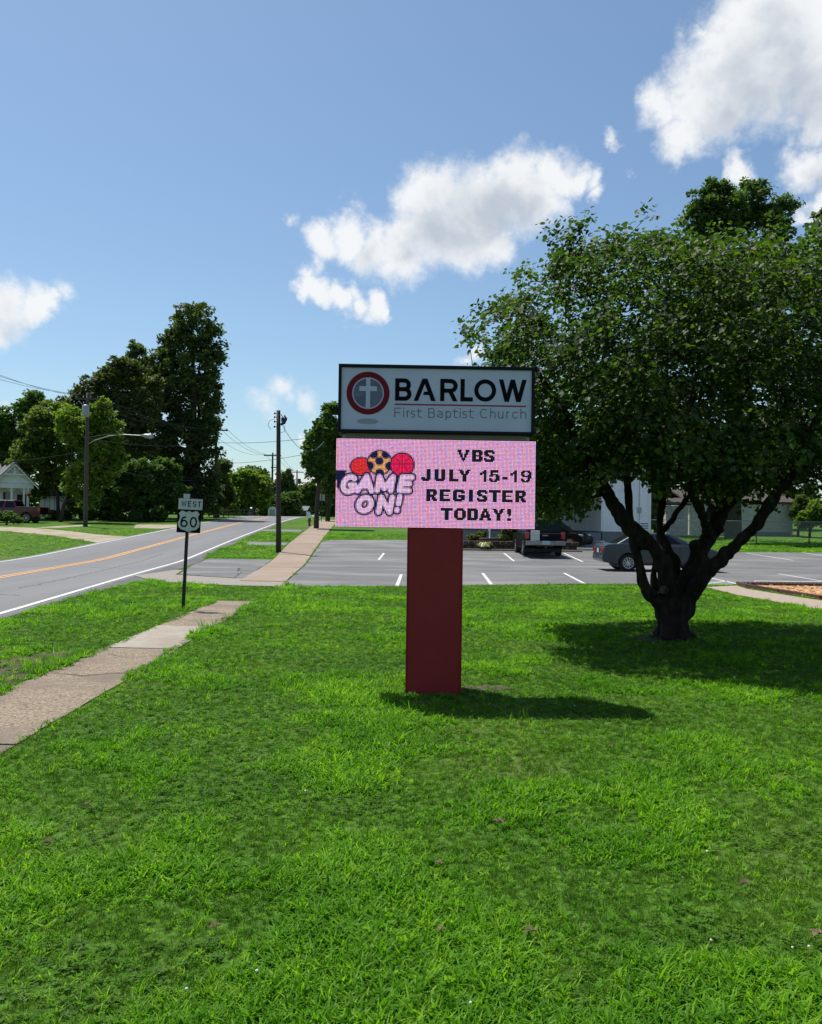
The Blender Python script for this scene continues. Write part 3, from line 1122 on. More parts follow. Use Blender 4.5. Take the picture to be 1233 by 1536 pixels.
# lower cabinet with the message screen: every lamp of the screen is a small glowing square
lx0, lx1, lz0, lz1 = -1.028, 1.022, 1.700, 2.604
screen = obj('message_screen', MB().span((lx0, FY + .01, lz0), (lx1, .26, lz1)), M['black_frame'], sign, bevel=.005)
NX, NZ, SSAA = 150, 66, 5
gx = (np.arange(NX * SSAA) + .5) / (NX * SSAA)
gzv = (np.arange(NZ * SSAA) + .5) / (NZ * SSAA)
PX, PZ = np.meshgrid(lx0 + gx * (lx1 - lx0), lz0 + gzv * (lz1 - lz0))
img = np.empty(PX.shape + (3,))
img[:] = (.80, .40, .68)


def dseg(strokes):
    d = np.full(PX.shape, 9.0)
    for st in strokes:
        for (ax, ay), (bx, by) in zip(st[:-1], st[1:]):
            vx, vy = bx - ax, by - ay
            l2 = vx * vx + vy * vy + 1e-12
            t = np.clip(((PX - ax) * vx + (PZ - ay) * vy) / l2, 0, 1)
            d = np.minimum(d, np.hypot(PX - ax - vx * t, PZ - ay - vy * t))
    return d


def put(mask, col):
    img[mask] = col


def S7(cx, cy):                    # from the enlargement of the screen's left half
    return S(495 + cx / 7.955, 655 + cy / 7.955)


NAVY = (.003, .003, .05)
INK = (.002, .002, .008)
BITS = {       # the block capitals of the screen, lamp by lamp
    'V': "###...###|###...###|.##...##.|.###.###.|..##.##..|..##.##..|...###...|...###...|....#....",
    'B': "#######.|########|###..###|###..###|#######.|###..###|###..###|########|#######.",
    'S': ".######.|########|###...##|####....|.######.|....####|##...###|########|.######.",
    'J': "....###|....###|....###|....###|....###|....###|###.###|#######|.#####.",
    'U': "###..###|###..###|###..###|###..###|###..###|###..###|###..###|########|.######.",
    'L': "###....|###....|###....|###....|###....|###....|###....|#######|#######",
    'Y': "###...###|.###.###.|.###.###.|..#####..|...###...|...###...|...###...|...###...|...###...",
    '1': "...##|..###|#####|##.##|...##|...##|...##|...##|...##",
    '5': ".######.|.######.|.##.....|.######.|###..###|.....###|##...###|###.####|.#####..",
    '-': "....|....|....|....|....|####|####|....|....",
    '9': ".######.|###..###|##....##|###..###|.#######|.....###|##...##.|###.###.|.#####..",
    'R': "#######.|########|###..###|###..###|#######.|######..|###.###.|###.####|###..###",
    'E': "########|########|###.....|###.....|#######.|###.....|###.....|########|########",
    'G': ".#######.|#########|###...###|###......|###.#####|###.#####|###...###|#########|.######..",
    'I': "###|###|###|###|###|###|###|###|###",
    'T': "#########|#########|...###...|...###...|...###...|...###...|...###...|...###...|...###...",
    'O': "..#####..|.#######.|###...###|###...###|###...###|###...###|###...###|.#######.|..#####..",
    'D': "#######.|########|###..###|###..###|###..###|###..###|###..###|########|#######.",
    'A': "...###...|...###...|..#####..|..##.##..|.###.###.|.#######.|.#######.|###...###|###...###",
    '!': "###|###|###|###|.##|.#.|...|###|###",
}
text_rows = (("VBS", (735, 815, 886), 611), ("JULY15-19", (532, 602, 685, 743, 862, 915, 990, 1036, 1092), 721),
             ("REGISTER", (562, 637, 708, 797, 843, 911, 989, 1062), 833), ("TODAY!", (637, 713, 790, 859, 930, 1019), 943))


gl_all = []


def g7(ch, a, b, yb, yt, w, slant):
    xa, zb = S7(a, yb)
    xb, _ = S7(b, yb)
    _, zt = S7(a, yt)
    h = zt - zb
    sl = []
    for st in glyph(ch, xa, xb, 0, h, w):
        sl.append([(x + slant * y, y + zb) for x, y in st])
    return sl


GW = 8.4 * SS
game = g7('G', 95, 300, 705, 460, GW, .20) + g7('A', 285, 520, 695, 455, GW, .14) + g7('M', 520, 750, 690, 460, GW, .16) + g7('E', 785, 965, 690, 465, GW, .22)
on = g7('O', 285, 500, 935, 710, GW, .16) + g7('N', 535, 735, 950, 705, GW, .18) + g7('!', 750, 830, 930, 700, GW, .2)
# balls behind the words
bx, bz = S7(370, 370)
r = np.hypot((PX - bx) / 1.25, PZ - bz)
put(r < 14.5 * SS, NAVY)
put(r < 12.6 * SS, (.95, .03, .03))
put((np.abs(((PX - bx) * .5 + (PZ - bz)) % (4.6 * SS)) < 1.1 * SS) & (r < 12.6 * SS), (.35, .004, .03))
bx, bz = S7(590, 325)
r = np.hypot(PX - bx, PZ - bz)
put(r < 19.5 * SS, NAVY)
put(r < 17 * SS, (.85, .42, .16))
ang = np.arctan2(PZ - bz, PX - bx)
put((np.hypot(PX - bx + .6 * SS, PZ - bz - 2.5 * SS) < 6.4 * SS), NAVY)
for k in range(5):
    a = math.radians(90 + 36 + 72 * k)
    put((np.hypot(PX - bx - 15.5 * SS * math.cos(a), PZ - bz - 15.5 * SS * math.sin(a)) < 6.6 * SS) & (r < 19 * SS), NAVY)
bx, bz = S7(860, 350)
r = np.hypot(PX - bx, PZ - bz)
put(r < 19.2 * SS, NAVY)
put(r < 16.8 * SS, (.9, .006, .09))
seam = (np.abs(PX - bx + .5 * SS) < .75 * SS) | (np.abs(PZ - bz - 2 * SS) < .75 * SS) | (np.abs(np.hypot(PX - bx - 15 * SS, PZ - bz) - 11 * SS) < .8 * SS) | (np.abs(np.hypot(PX - bx + 15 * SS, PZ - bz) - 11 * SS) < .8 * SS)
put(seam & (r < 16.8 * SS), (.28, .002, .05))
dg, do = dseg(game), dseg(on)
xa, za = S7(78, 415)
xb, zb = S7(200, 470)
put((PX < xb - (za - PZ) * .6) & (PZ < za) & (PZ > zb - 9 * SS), NAVY)
put((dg < GW / 2 + 2.9 * SS) | (do < GW / 2 + 2.9 * SS), NAVY)
xa, za = S7(360, 690)
put(dseg([[S7(130, 480), S7(110, 600)]]) < 5 * SS, NAVY)
FILL = (.88, .58, .86)
put(do < GW / 2 - .2 * SS, FILL)
put((dg < GW / 2 + 1.6 * SS) & (do < GW / 2 + 2.9 * SS) & (dg > GW / 2 - .2 * SS), NAVY)
put(dg < GW / 2 - .2 * SS, FILL)
led = img.reshape(NZ, SSAA, NX, SSAA, 3).mean(axis=(1, 3))
for word, lefts, yb in text_rows:
    row0 = int(round((S1(lefts[0], yb + (lefts[0] - 380) * .0075)[1] - lz0) / (lz1 - lz0) * NZ))
    for ch, cx_l in zip(word, lefts):
        col0 = int(round((S1(cx_l, yb)[0] - lx0) / (lx1 - lx0) * NX))
        for r_, line in enumerate(BITS[ch].split('|')):
            for c_, v_ in enumerate(line):
                if v_ == '#' and 0 <= col0 + c_ < NX:
                    led[row0 + 8 - r_, col0 + c_] = INK
rg = np.random.default_rng(11)
jit = rg.normal(1, .13, led.shape)
jit[..., 0] *= 1.0
led = led * np.clip(jit, .6, 1.5)
# alternate columns lean to red and to blue as the lamps sit side by side
led[:, ::2, 0] *= 1.16
led[:, ::2, 2] *= .80
led[:, 1::2, 0] *= .86
led[:, 1::2, 2] *= 1.20
pw, ph = (lx1 - lx0) / NX, (lz1 - lz0) / NZ
ii, jj = np.meshgrid(np.arange(NX), np.arange(NZ))
xa = lx0 + (ii + .11) * pw
xb = lx0 + (ii + .89) * pw
za = lz0 + (jj + .11) * ph
zb = lz0 + (jj + .89) * ph
yv = np.full(xa.shape, FY + .006)
V = np.stack([np.stack([xa, yv, za], -1), np.stack([xb, yv, za], -1), np.stack([xb, yv, zb], -1), np.stack([xa, yv, zb], -1)], 2).reshape(-1, 3)
m, nt, N, L, B = mat_new('screen_lamps')
at = N.new('ShaderNodeAttribute')
at.attribute_name = 'lamp'
B.inputs['Base Color'].default_value = (.02, .02, .02, 1)
B.inputs['Roughness'].default_value = .6
L.new(at.outputs['Vector'], B.inputs['Emission Color'])
B.inputs['Emission Strength'].default_value = .98
npmesh('screen_lamps', V, np.arange(len(V)).reshape(-1, 4), m, screen, attrs={'lamp': ('FLOAT_VECTOR', np.repeat(led.reshape(-1, 3), 4, axis=0))}, kind='stuff', label='grid of small glowing lamps showing GAME ON and VBS JULY 15-19 REGISTER TODAY')

# ------------------------------------------------------------------ highway sign: WEST over the 60 shield
hs = thing('highway_sign', 'leaning highway sign with WEST plate over route 60 shield beside the pavement', 'road sign', (-4.4, 16.6, 0), math.radians(4))
hs.rotation_euler = (0, math.radians(1.9), math.radians(4))
k = 16.6 / 1280.0
mb = MB()
mb.box((0, .012, 1.02), (.062, .004, 2.14))
mb.box((-.029, .0, 1.02), (.004, .024, 2.14)).box((.029, 0, 1.02), (.004, .024, 2.14))
obj('post', mb, M['dark_metal'], hs)
pl = obj('shield_plate', MB().box((.03, -.03, 1.715), (.455, .004, .44)), M['ink_black'], hs, bevel=.001)
sh_ = [(0, .205), (.05, .178), (.105, .200), (.150, .205), (.195, .150), (.172, .105), (.172, .06), (.205, -.03), (.195, -.105), (.14, -.160), (.06, -.178), (0, -.21)]
pts = [(.03 + x * 1.02, 1.715 + z) for x, z in sh_] + [(.03 - x * 1.02, 1.715 + z) for x, z in sh_[1:-1][::-1]]
obj('shield', MB().add([(x, -.034, z) for x, z in pts], [tuple(range(len(pts)))]), M['sign_white'], hs)
letters('digit', [('6', -.135, .015, 1.60, .21), ('0', .048, .188, 1.60, .21)], .030, -.036, M['ink_black'], hs)
wp = obj('direction_plate', MB().box((.045, -.03, 2.052), (.46, .004, .215)), M['sign_white'], hs, bevel=.0)
letters('letter', [('W', -.128, -.03, 2.0, .112), ('E', -.006, .056, 2.0, .112), ('S', .088, .158, 2.0, .112), ('T', .182, .248, 2.0, .112)], .017, -.0335, M['ink_black'], hs)
for (x, z, sx, sz) in ((.045, 2.1555, .44, .004), (.045, 1.9485, .44, .004)):
    obj('plate_border', MB().box((x, -.033, z), (sx, .001, sz)), M['ink_thin'], hs)
obj('tag_plate', MB().box((-.035, -.03, 2.205), (.12, .004, .088)), M['sign_white'], hs)
obj('tag_mark', MB().box((-.035, -.0335, 2.20), (.006, .001, .05)), M['ink_thin'], hs)
for z in (1.56, 1.88, 2.12):
    obj('bolt', MB().lathe([(0, -.006), (.008, -.006), (.008, 0)], c=(.03, -.032, z), n=8, axis='y'), M['steel'], hs)

# ------------------------------------------------------------------ utility poles
def pole_mesh(h, r0, r1, lean=(0, 0), n=10):
    pts = [(lean[0] * t, lean[1] * t, -.3 + (h + .3) * t) for t in np.linspace(0, 1, 6)]
    return MB().tube(pts, [r0 + (r1 - r0) * t for t in np.linspace(0, 1, 6)], n)


def insulator(c, parent, s=1.0):
    obj('insulator', MB().lathe([(0, 0), (.035 * s, .02), (.05 * s, .06), (.03 * s, .1), (.045 * s, .13), (0, .17)], c=c, n=8), M['steel'], parent)


P1 = G(418, 829)
near_pole = thing('utility_pole', 'bare brown utility pole beside the pavement, loose hardware at its top', 'utility pole', P1)
obj('pole', pole_mesh(6.95, .135, .095, (-.12, 0)), M['wood_pole'], near_pole, smooth=True)
mb = MB()
for z in (6.15, 6.4, 6.62, 6.8):
    mb = MB().box((-.22, -.02, z), (.13, .03, .03))
    mb.lathe([(0, -.05), (.045, -.04), (.03, 0), (.045, .04), (0, .05)], c=(-.30, -.02, z), n=8)
    obj('spool_bracket', mb, M['dark_metal'], near_pole)
mb = MB()
mb.tube([(.0, 0, 6.25), (.16, -.02, 6.35), (.26, -.02, 6.55), (.18, 0, 6.72)], [.05, .09, .075, .03], 7).box((.1, -.05, 6.5), (.14, .1, .2)).tube([(.02, -.1, 6.75), (.2, -.1, 6.5), (.12, -.1, 6.2)], .02, 5)
obj('cable_clamp', mb, M['dark_metal'], near_pole)
mb = MB()
mb.tube([(-.28, -.02, 6.55), (-.55, 0, 6.45), (-.62, 0, 6.2), (-.48, 0, 6.02)], .012, 4).tube([(-.2, -.05, 6.05), (-.05, -.1, 5.85), (.2, -.1, 5.9), (.22, -.1, 6.2)], .012, 4)
obj('loose_wire', mb, M['wire'], near_pole)

P2 = G(128, 790)
tp = thing('utility_pole', 'utility pole across the road carrying a grey transformer and a curved lamp arm', 'utility pole', P2)
kk = P2.y / 1280
obj('pole', pole_mesh(10.6, .19, .12, (.0, 0)), M['wood_grey'], tp, smooth=True)
obj('crossarm', MB().box((.0, -.15, 10.1), (1.9, .1, .12)), M['wood_grey'], tp)
for x in (-.85, -.3, .3, .85):
    insulator((x, -.15, 10.16), tp)
tr = obj('transformer', MB().lathe([(0, 8.6), (.25, 8.62), (.27, 8.7), (.27, 9.5), (.23, 9.58), (0, 9.6)], c=(0.02, -.42, 0), n=14), M['steel'], tp, smooth=True)
for x in (-.1, .12):
    obj('transformer_bushing', MB().tube([(x, -.42, 9.6), (x, -.42, 9.85)], .04, 6), M['dark_metal'], tr)
obj('lamp_arm', MB().tube([(.1, 0, 6.55), (.7, -.1, 6.85), (1.8, -.25, 7.18), (3.0, -.4, 7.3), (4.6, -.5, 7.22)], .035, 6).tube([(.1, 0, 7.1), (1.6, -.25, 7.3), (3.0, -.4, 7.34)], .015, 4), M['steel'], tp)
obj('lamp_head', MB().tube([(4.4, -.5, 7.24), (4.75, -.5, 7.22), (5.15, -.5, 7.16), (5.4, -.5, 7.12)], [.05, .15, .2, .08], 10), M['steel'], tp, smooth=True)

P3 = Vector((-21.5, 93.6, zf(93.6)))
poles = []


def cross_pole(p, h, label, extra=False):
    t = thing('utility_pole', label, 'utility pole', p)
    obj('pole', pole_mesh(h, .19, .12), M['wood_pole'], t, smooth=True)
    obj('crossarm', MB().box((.0, -.15, h - .45), (2.6, .12, .14)), M['wood_pole'], t)
    for x in (-1.15, -.4, .4, 1.15):
        insulator((x, -.15, h - .38), t, 1.3)
    if extra:
        obj('crossarm', MB().box((.35, -.15, h - 2.2), (1.2, .12, .14)).tube([(.0, -.2, h - 2.9), (.8, -.2, h - 2.3)], .04, 5), M['wood_pole'], t)
    return t


h3 = (775 - 640) / 1280 * 93.6 + .2
cross_pole(P3, h3, 'tall utility pole with one crossarm rising in front of the dark trees')
P4 = AY(407.5, 778, 128)
P4.z = zf(128)
h4 = AY(406, 679, 128).z - P4.z
cross_pole(P4, h4, 'distant utility pole with two crossarms just left of the bare brown pole', True)
P5 = AY(444.5, 778, 165)
P5.z = zf(165)
h5 = AY(444, 705, 165).z - P5.z
t5 = cross_pole(P5, h5, 'farthest utility pole with a crossarm and small drum above the low shed')
obj('transformer', MB().lathe([(0, -.5), (.3, -.5), (.3, .5), (0, .5)], c=(.5, -.3, h5 - 2.2), n=10), M['dark_metal'], t5)


def wire(a, b, sag, label, r=.014):
    a, b = Vector(a), Vector(b)
    pts = []
    for i in range(17):
        t = i / 16
        p = a.lerp(b, t)
        p.z -= sag * 4 * t * (1 - t)
        pts.append(p)
    return obj('power_line', MB().tube(pts, r, 4), M['wire'], label=label, cat='power line', group='wires strung along the road')


top2, top3, top4, top5 = P2 + Vector((0, -.15, 10.35)), P3 + Vector((0, -.15, h3 - .2)), P4 + Vector((0, -.15, h4 - .2)), P5 + Vector((0, -.15, h5 - .2))
for k, x in enumerate((-.85, .3, .85)):
    w1 = ('uppermost', 'second', 'third')[k]
    wire(AY(-150, 492 + k * 13, 42), top2 + Vector((x, 0, 0)), .55, f'{w1} thin wire crossing the sky at the left edge to the transformer pole', .013)
    wire(top2 + Vector((x, 0, 0)), top3 + Vector((x * 1.3, 0, 0)), .9, f'{w1} wire running past the dark trees from the transformer pole', .014)
    wire(top3 + Vector((x * 1.3, 0, 0)), top4 + Vector((x * 1.3, 0, 0)), 1.1, f'{w1} thin wire sloping down to the distant pole with two crossarms', .017)
    wire(top4 + Vector((x * 1.3, 0, 0)), top5 + Vector((x * 1.3, 0, 0)), .9, f'{w1} thin wire between the two farthest crossarm poles', .018)
wire(P2 + Vector((0, 0, 7.0)), P3 + Vector((0, 0, 8.3)), .5, 'bright cable running from the lamp pole past the dark trees', .03)
wire(P2 + Vector((0, 0, 5.2)), P3 + Vector((0, 0, 4.3)), .7, 'lower cable sagging in front of the dark trees', .025)
wire(P3 + Vector((0, 0, 8.3)), AY(560, 640, 70), .5, 'cable crossing the road high above the crest', .024)
wire(P3 + Vector((0, 0, 6.0)), AY(560, 655, 70), .6, 'second lower cable crossing the road above the crest', .02)
wire(P3 + Vector((0, 0, 4.5)), AY(560, 712, 95), .5, 'lowest cable crossing before the far trees', .018)
wire(P1 + Vector((.1, 0, 6.2)), AY(486, 662, 52), .9, 'slack cable drooping from the top of the bare brown pole', .012)
wire(AY(-20, 694, 76), P2 + Vector((0, 0, 6.0)), .15, 'service wire rising from the porch house to the lamp pole', .02)
wire(AY(-60, 600, 60), AY(25, 612, 90), .1, 'short thin wire at the left edge above the trees', .015)

# ------------------------------------------------------------------ vehicles
def arch(cx, r, z, n=10):
    """points of a wheel arch from front to back, in (x, z), opening downward at height z"""
    a0 = math.asin(max(-1, min(1, (z - r * 1.0) / (r * 1.16))))
    rr = r * 1.16
    a0 = math.asin((z - r) / rr)
    return [(cx + rr * math.cos(a0 + (math.pi - 2 * a0) * i / n), r + rr * math.sin(a0 + (math.pi - 2 * a0) * i / n)) for i in range(n + 1)]


def frustum(b, t, hb, ht, zb, zt):
    """greenhouse: b=(x0,x1) at belt, t=(x0,x1) at roof"""
    v = [(b[0], -hb, zb), (b[1], -hb, zb), (b[1], hb, zb), (b[0], hb, zb), (t[0], -ht, zt), (t[1], -ht, zt), (t[1], ht, zt), (t[0], ht, zt)]
    return v


def quad_on(v, ids, u0, u1, w0, w1, off, u0t=None, u1t=None):
    """a pane laid on a face of the greenhouse, pushed out by off"""
    a, b, c, d = [Vector(v[i]) for i in ids]           # a-b bottom, d-c top
    def pt(u, w):
        return a.lerp(b, u).lerp(d.lerp(c, u), w)
    n = (b - a).cross(d - a).normalized()
    u0t = u0 if u0t is None else u0t
    u1t = u1 if u1t is None else u1t
    q = [pt(u0, w0), pt(u1, w0), pt(u1t, w1), pt(u0t, w1)]
    front = [p + n * off for p in q]
    back = [p - n * .02 for p in q]
    return MB().add(front + back, [(0, 1, 2, 3), (7, 6, 5, 4), (0, 4, 5, 1), (1, 5, 6, 2), (2, 6, 7, 3), (3, 7, 4, 0)])


def wheel(parent, x, y, r, w, side, spokes=10, rimmat='alloy'):
    t = MB().lathe([(r * .66, -w / 2), (r * .92, -w / 2), (r, -w * .32), (r, w * .32), (r * .92, w / 2), (r * .66, w / 2), (r * .62, 0), (r * .66, -w / 2)], n=26, axis='y')
    wo = obj('wheel', t, M['tyre'], parent, smooth=True)
    wo.location = (x, y, r)
    s = side
    rim = MB()
    rim.lathe([(r * .66, s * w * .42), (r * .60, s * w * .40), (r * .58, s * w * .1)], n=26, axis='y')
    for k in range(spokes):
        a = 2 * math.pi * k / spokes
        Mx = Matrix.Rotation(-a, 3, 'Y')
        c = Mx @ Vector((r * .34, s * w * .36, 0))
        rim.box(c, (r * .56, w * .12, r * .085), M=Mx)
    rim.lathe([(0, s * w * .45), (r * .13, s * w * .44), (r * .15, s * w * .2)], n=12, axis='y')
    obj('rim', rim, M[rimmat], wo)
    obj('brake_disc', MB().lathe([(0, 0), (r * .58, 0)], n=20, axis='y'), M['dark_metal'], wo)
    return wo


def car(root, outline, hw, green, paint, wr, axles, ww=.2, spokes=10, extra_side=(), glassy=True, rimmat='alloy', pillars=((.16, .50), (.545, .86)), rear_glass=(.08, .92, .12, .86)):
    b, t, hb, ht, zb, zt = green
    body = MB().prism(outline, -hw, hw)
    obj('body', body, M[paint], root, bevel=.055, seg=3)
    # dark wheel wells inside the arches
    for x in axles:
        obj('wheel_well', MB().box((x, 0, wr * 1.25), (wr * 2.1, hw * 1.8, wr * 1.5)), M['plastic_black'], root)
    v = frustum(b, t, hb, ht, zb, zt)
    cab = MB().add(v, [(0, 1, 5, 4), (1, 2, 6, 5), (2, 3, 7, 6), (3, 0, 4, 7), (4, 5, 6, 7)])
    obj('cabin', cab, M[paint], root, bevel=.05, seg=3)
    for (ids) in ((0, 1, 5, 4), (2, 3, 7, 6)):
        for (u0, u1) in pillars:
            if ids[0] == 2:
                a0, a1 = 1 - u1, 1 - u0
            else:
                a0, a1 = u0, u1
            obj('side_window', quad_on(v, ids, a0, a1, .10, .84, .006), M['car_glass'], root)
    obj('windscreen', quad_on(v, (1, 2, 6, 5), .06, .94, .06, .90, .006), M['car_glass'], root)
    obj('rear_window', quad_on(v, (3, 0, 4, 7), rear_glass[0], rear_glass[1], rear_glass[2], rear_glass[3], .006), M['car_glass'], root)
    for x in axles:
        for s in (-1, 1):
            wheel(root, x, s * (hw - ww * .5 - .01), wr, ww, s, spokes, rimmat)


# slate grey saloon, side-on across the lot
C0 = Vector((9.68, 33.45, 0))
sedan = thing('parked_car', 'slate grey saloon parked side-on behind the tree stems', 'car', C0, 0.0)
r = .325
ol = [(-2.30, .36), (-2.36, .42), (-2.36, .60), (-2.32, .70), (-2.29, .98), (-2.20, 1.035), (-1.62, 1.075), (-.5, 1.02), (.9, .99), (1.15, .985), (1.75, .92), (2.12, .80), (2.30, .62), (2.34, .42), (2.24, .26)]
ol += arch(1.40, r, .24) + arch(-1.36, r, .24)
car(sedan, ol, .90, ((-1.90, 1.24), (-1.02, .28), .82, .60, 1.0, 1.475), 'paint_grey', r, (1.40, -1.36), .21, 10)
for s in (-1, 1):
    obj('tail_light', MB().box((-2.285, s * .67, .80), (.16, .40, .19)), M['lamp_red'], sedan, bevel=.03)
    obj('headlight', MB().box((2.10, s * .68, .68), (.22, .36, .14)), M['lamp_clear'], sedan, bevel=.03)
    obj('mirror', MB().box((.88, s * .99, 1.06), (.12, .18, .12)), M['paint_grey'], sedan, bevel=.03)
    for x in (.1, -.95):
        obj('door_handle', MB().box((x, s * .906, .86), (.18, .02, .03)), M['paint_grey'], sedan, bevel=.006)
    obj('sill_trim', MB().box((0, s * .905, .30), (2.0, .02, .05)), M['plastic_black'], sedan)
    for x in (-.42, .60):
        obj('door_gap', MB().box((x, s * .8995, .64), (.012, .008, .62)), M['plastic_black'], sedan)
    obj('window_trim', MB().box((-.2, s * .822, 1.035), (2.2, .02, .015)), M['chrome'], sedan)
obj('bumper_strip', MB().box((-2.365, 0, .50), (.02, 1.5, .03)), M['plastic_black'], sedan)
obj('number_plate', MB().box((-2.335, 0, .78), (.012, .32, .16)), M['plate'], sedan)

# black pickup-style wagon seen from behind
K0 = Vector((6.35, 42.75, zf(42.75)))
suv = thing('parked_car', 'black sport utility parked tail-out by the planter with dusty grey bumper', 'car', K0, math.radians(90))
r = .385
ol = [(-2.42, .55), (-2.47, .62), (-2.47, .86), (-2.42, 1.10), (-1.0, 1.13), (.9, 1.12), (1.1, 1.08), (2.1, 1.02), (2.38, .88), (2.42, .50), (2.3, .36)]
ol += arch(1.50, r, .36) + arch(-1.38, r, .36)
car(suv, ol, .94, ((-2.36, 1.15), (-2.02, .45), .88, .70, 1.10, 1.77), 'paint_black', r, (1.50, -1.38), .25, 6, pillars=((.05, .34), (.38, .60), (.64, .9)))
obj('rear_bumper', MB().box((-2.56, 0, .64), (.20, 1.86, .21)), M['chrome'], suv, bevel=.03, label='dusty grey metal step bumper')
obj('bumper_pad', MB().box((-2.575, 0, .745), (.16, .9, .02)), M['plastic_black'], suv)
obj('hitch', MB().box((-2.6, 0, .45), (.2, .1, .1)).box((-2.5, 0, .5), (.1, .8, .05)), M['dark_metal'], suv)
obj('number_plate', MB().box((-2.665, -.02, .66), (.012, .36, .17)), M['plate'], suv)
for s in (-1, 1):
    obj('tail_light', MB().box((-2.43, s * .845, .99), (.14, .17, .32)), M['lamp_red'], suv, bevel=.02)
    obj('mirror', MB().box((.9, s * 1.06, 1.18), (.12, .2, .18)), M['paint_black'], suv, bevel=.03)
    obj('roof_rail', MB().tube([(-1.8, s * .64, 1.78), (-1.75, s * .64, 1.83), (.2, s * .62, 1.83), (.25, s * .62, 1.77)], .018, 5), M['plastic_black'], suv)
    for x in (-.45, .5):
        obj('door_gap', MB().box((x, s * .9405, .75), (.014, .008, .68)), M['plastic_black'], suv)
obj('tailgate_handle', MB().box((-2.475, 0, 1.0), (.02, .26, .06)), M['chrome'], suv)
obj('exhaust', MB().tube([(-2.3, .55, .35), (-2.6, .55, .33)], .035, 7), M['dark_metal'], suv)
crate = thing('slatted_panel', 'small white slatted panel resting on the dusty bumper of the black sport utility', 'panel', (5.86, 40.06, zf(40.1)), 0)
for k in range(6):
    obj('slat', MB().box((0, -.01 * (k % 2), .78 + k * .083), (.42, .05, .072)), M['plastic_white'], crate, bevel=.008)
for x in (-.16, .16):
    obj('upright', MB().box((x, .035, .99), (.03, .03, .48)), M['plastic_white'], crate)
crate.location.y = 40.16
crate.location.z = K0.z

# dark car with its nose showing, beyond
D0 = Vector((8.15, 48.5, zf(48.5)))
dk = thing('parked_car', 'black hatchback parked nose to the right in the shade of the porch', 'car', D0, math.radians(-32))
r = .31
ol = [(-1.9, .36), (-1.95, .6), (-1.9, .95), (-.6, .98), (.85, .96), (1.65, .86), (1.98, .68), (2.02, .4), (1.9, .25)] + arch(1.28, r, .24) + arch(-1.2, r, .24)
car(dk, ol, .86, ((-1.85, 1.0), (-1.45, .2), .80, .62, .94, 1.5), 'paint_black', r, (1.28, -1.2), .19, 8)
for s in (-1, 1):
    obj('headlight', MB().box((1.80, s * .62, .74), (.24, .34, .15)), M['lamp_clear'], dk, bevel=.03)
obj('grille', MB().box((2.0, 0, .6), (.04, .8, .14)), M['plastic_black'], dk)

# maroon pickup by the left-hand house
T0 = Vector((-34.6, 73.6, zf(73.6)))
pk = thing('pickup_truck', 'maroon crew-cab pickup truck parked beside the white porch house', 'pickup truck', T0, math.radians(180))
r = .42
ol = [(-2.95, .55), (-3.0, .7), (-2.97, 1.36), (-1.0, 1.36), (-.95, 1.2), (1.35, 1.2), (1.6, 1.18), (2.6, 1.12), (2.85, .95), (2.9, .5), (2.7, .42)] + arch(1.95, r, .42) + arch(-1.85, r, .42)
car(pk, ol, 1.0, ((-1.0, 1.65), (-.72, .95), .93, .76, 1.22, 1.92), 'paint_maroon', r, (1.95, -1.85), .27, 6, pillars=((.06, .40), (.46, .86)))
obj('bed_dark_plate', MB().box((-2.0, 0, 1.355), (1.75, 1.66, .03)), M['plastic_black'], pk)  # dark plate on the closed bed, standing in for its shaded hollow
obj('tailgate', MB().box((-2.985, 0, 1.03), (.04, 1.62, .56)), M['paint_black'], pk, label='tailgate with shade put into its dark colour')  # black paint here stands in for shade on the truck's tail
obj('bed_rail', MB().box((-2.0, .93, 1.372), (1.9, .1, .02)).box((-2.0, -.93, 1.372), (1.9, .1, .02)), M['chrome'], pk)
obj('rear_bumper', MB().box((-3.08, 0, .62), (.2, 1.95, .2)), M['chrome'], pk, bevel=.03)
for s in (-1, 1):
    obj('tail_light', MB().box((-2.93, s * .92, 1.1), (.16, .2, .38)), M['lamp_red'], pk, bevel=.02)
    obj('mirror', MB().box((1.3, s * 1.14, 1.32), (.12, .24, .24)), M['plastic_black'], pk, bevel=.03)
obj('number_plate', MB().box((-3.19, 0, .66), (.012, .34, .16)), M['plate'], pk)

# ------------------------------------------------------------------ the white house on the right
def siding(mb, x0, x1, z0, z1, y, pitch=.13, axis='x', face=-1):
    """lapped boards; axis x: wall along x at y, facing face*y"""
    z = z0
    while z < z1 - .01:
        zt = min(z + pitch, z1)
        a, b = y + face * .07, y + face * .006
        if axis == 'x':
            vs = [(x0, a, z), (x1, a, z), (x1, b, zt), (x0, b, zt), (x0, y - face * .01, z), (x1, y - face * .01, z)]
        else:
            vs = [(a, x0, z), (a, x1, z), (b, x1, zt), (b, x0, zt), (y - face * .01, x0, z), (y - face * .01, x1, z)]
        mb.add(vs, [(0, 1, 2, 3), (0, 4, 5, 1)])
        z = zt
    return mb


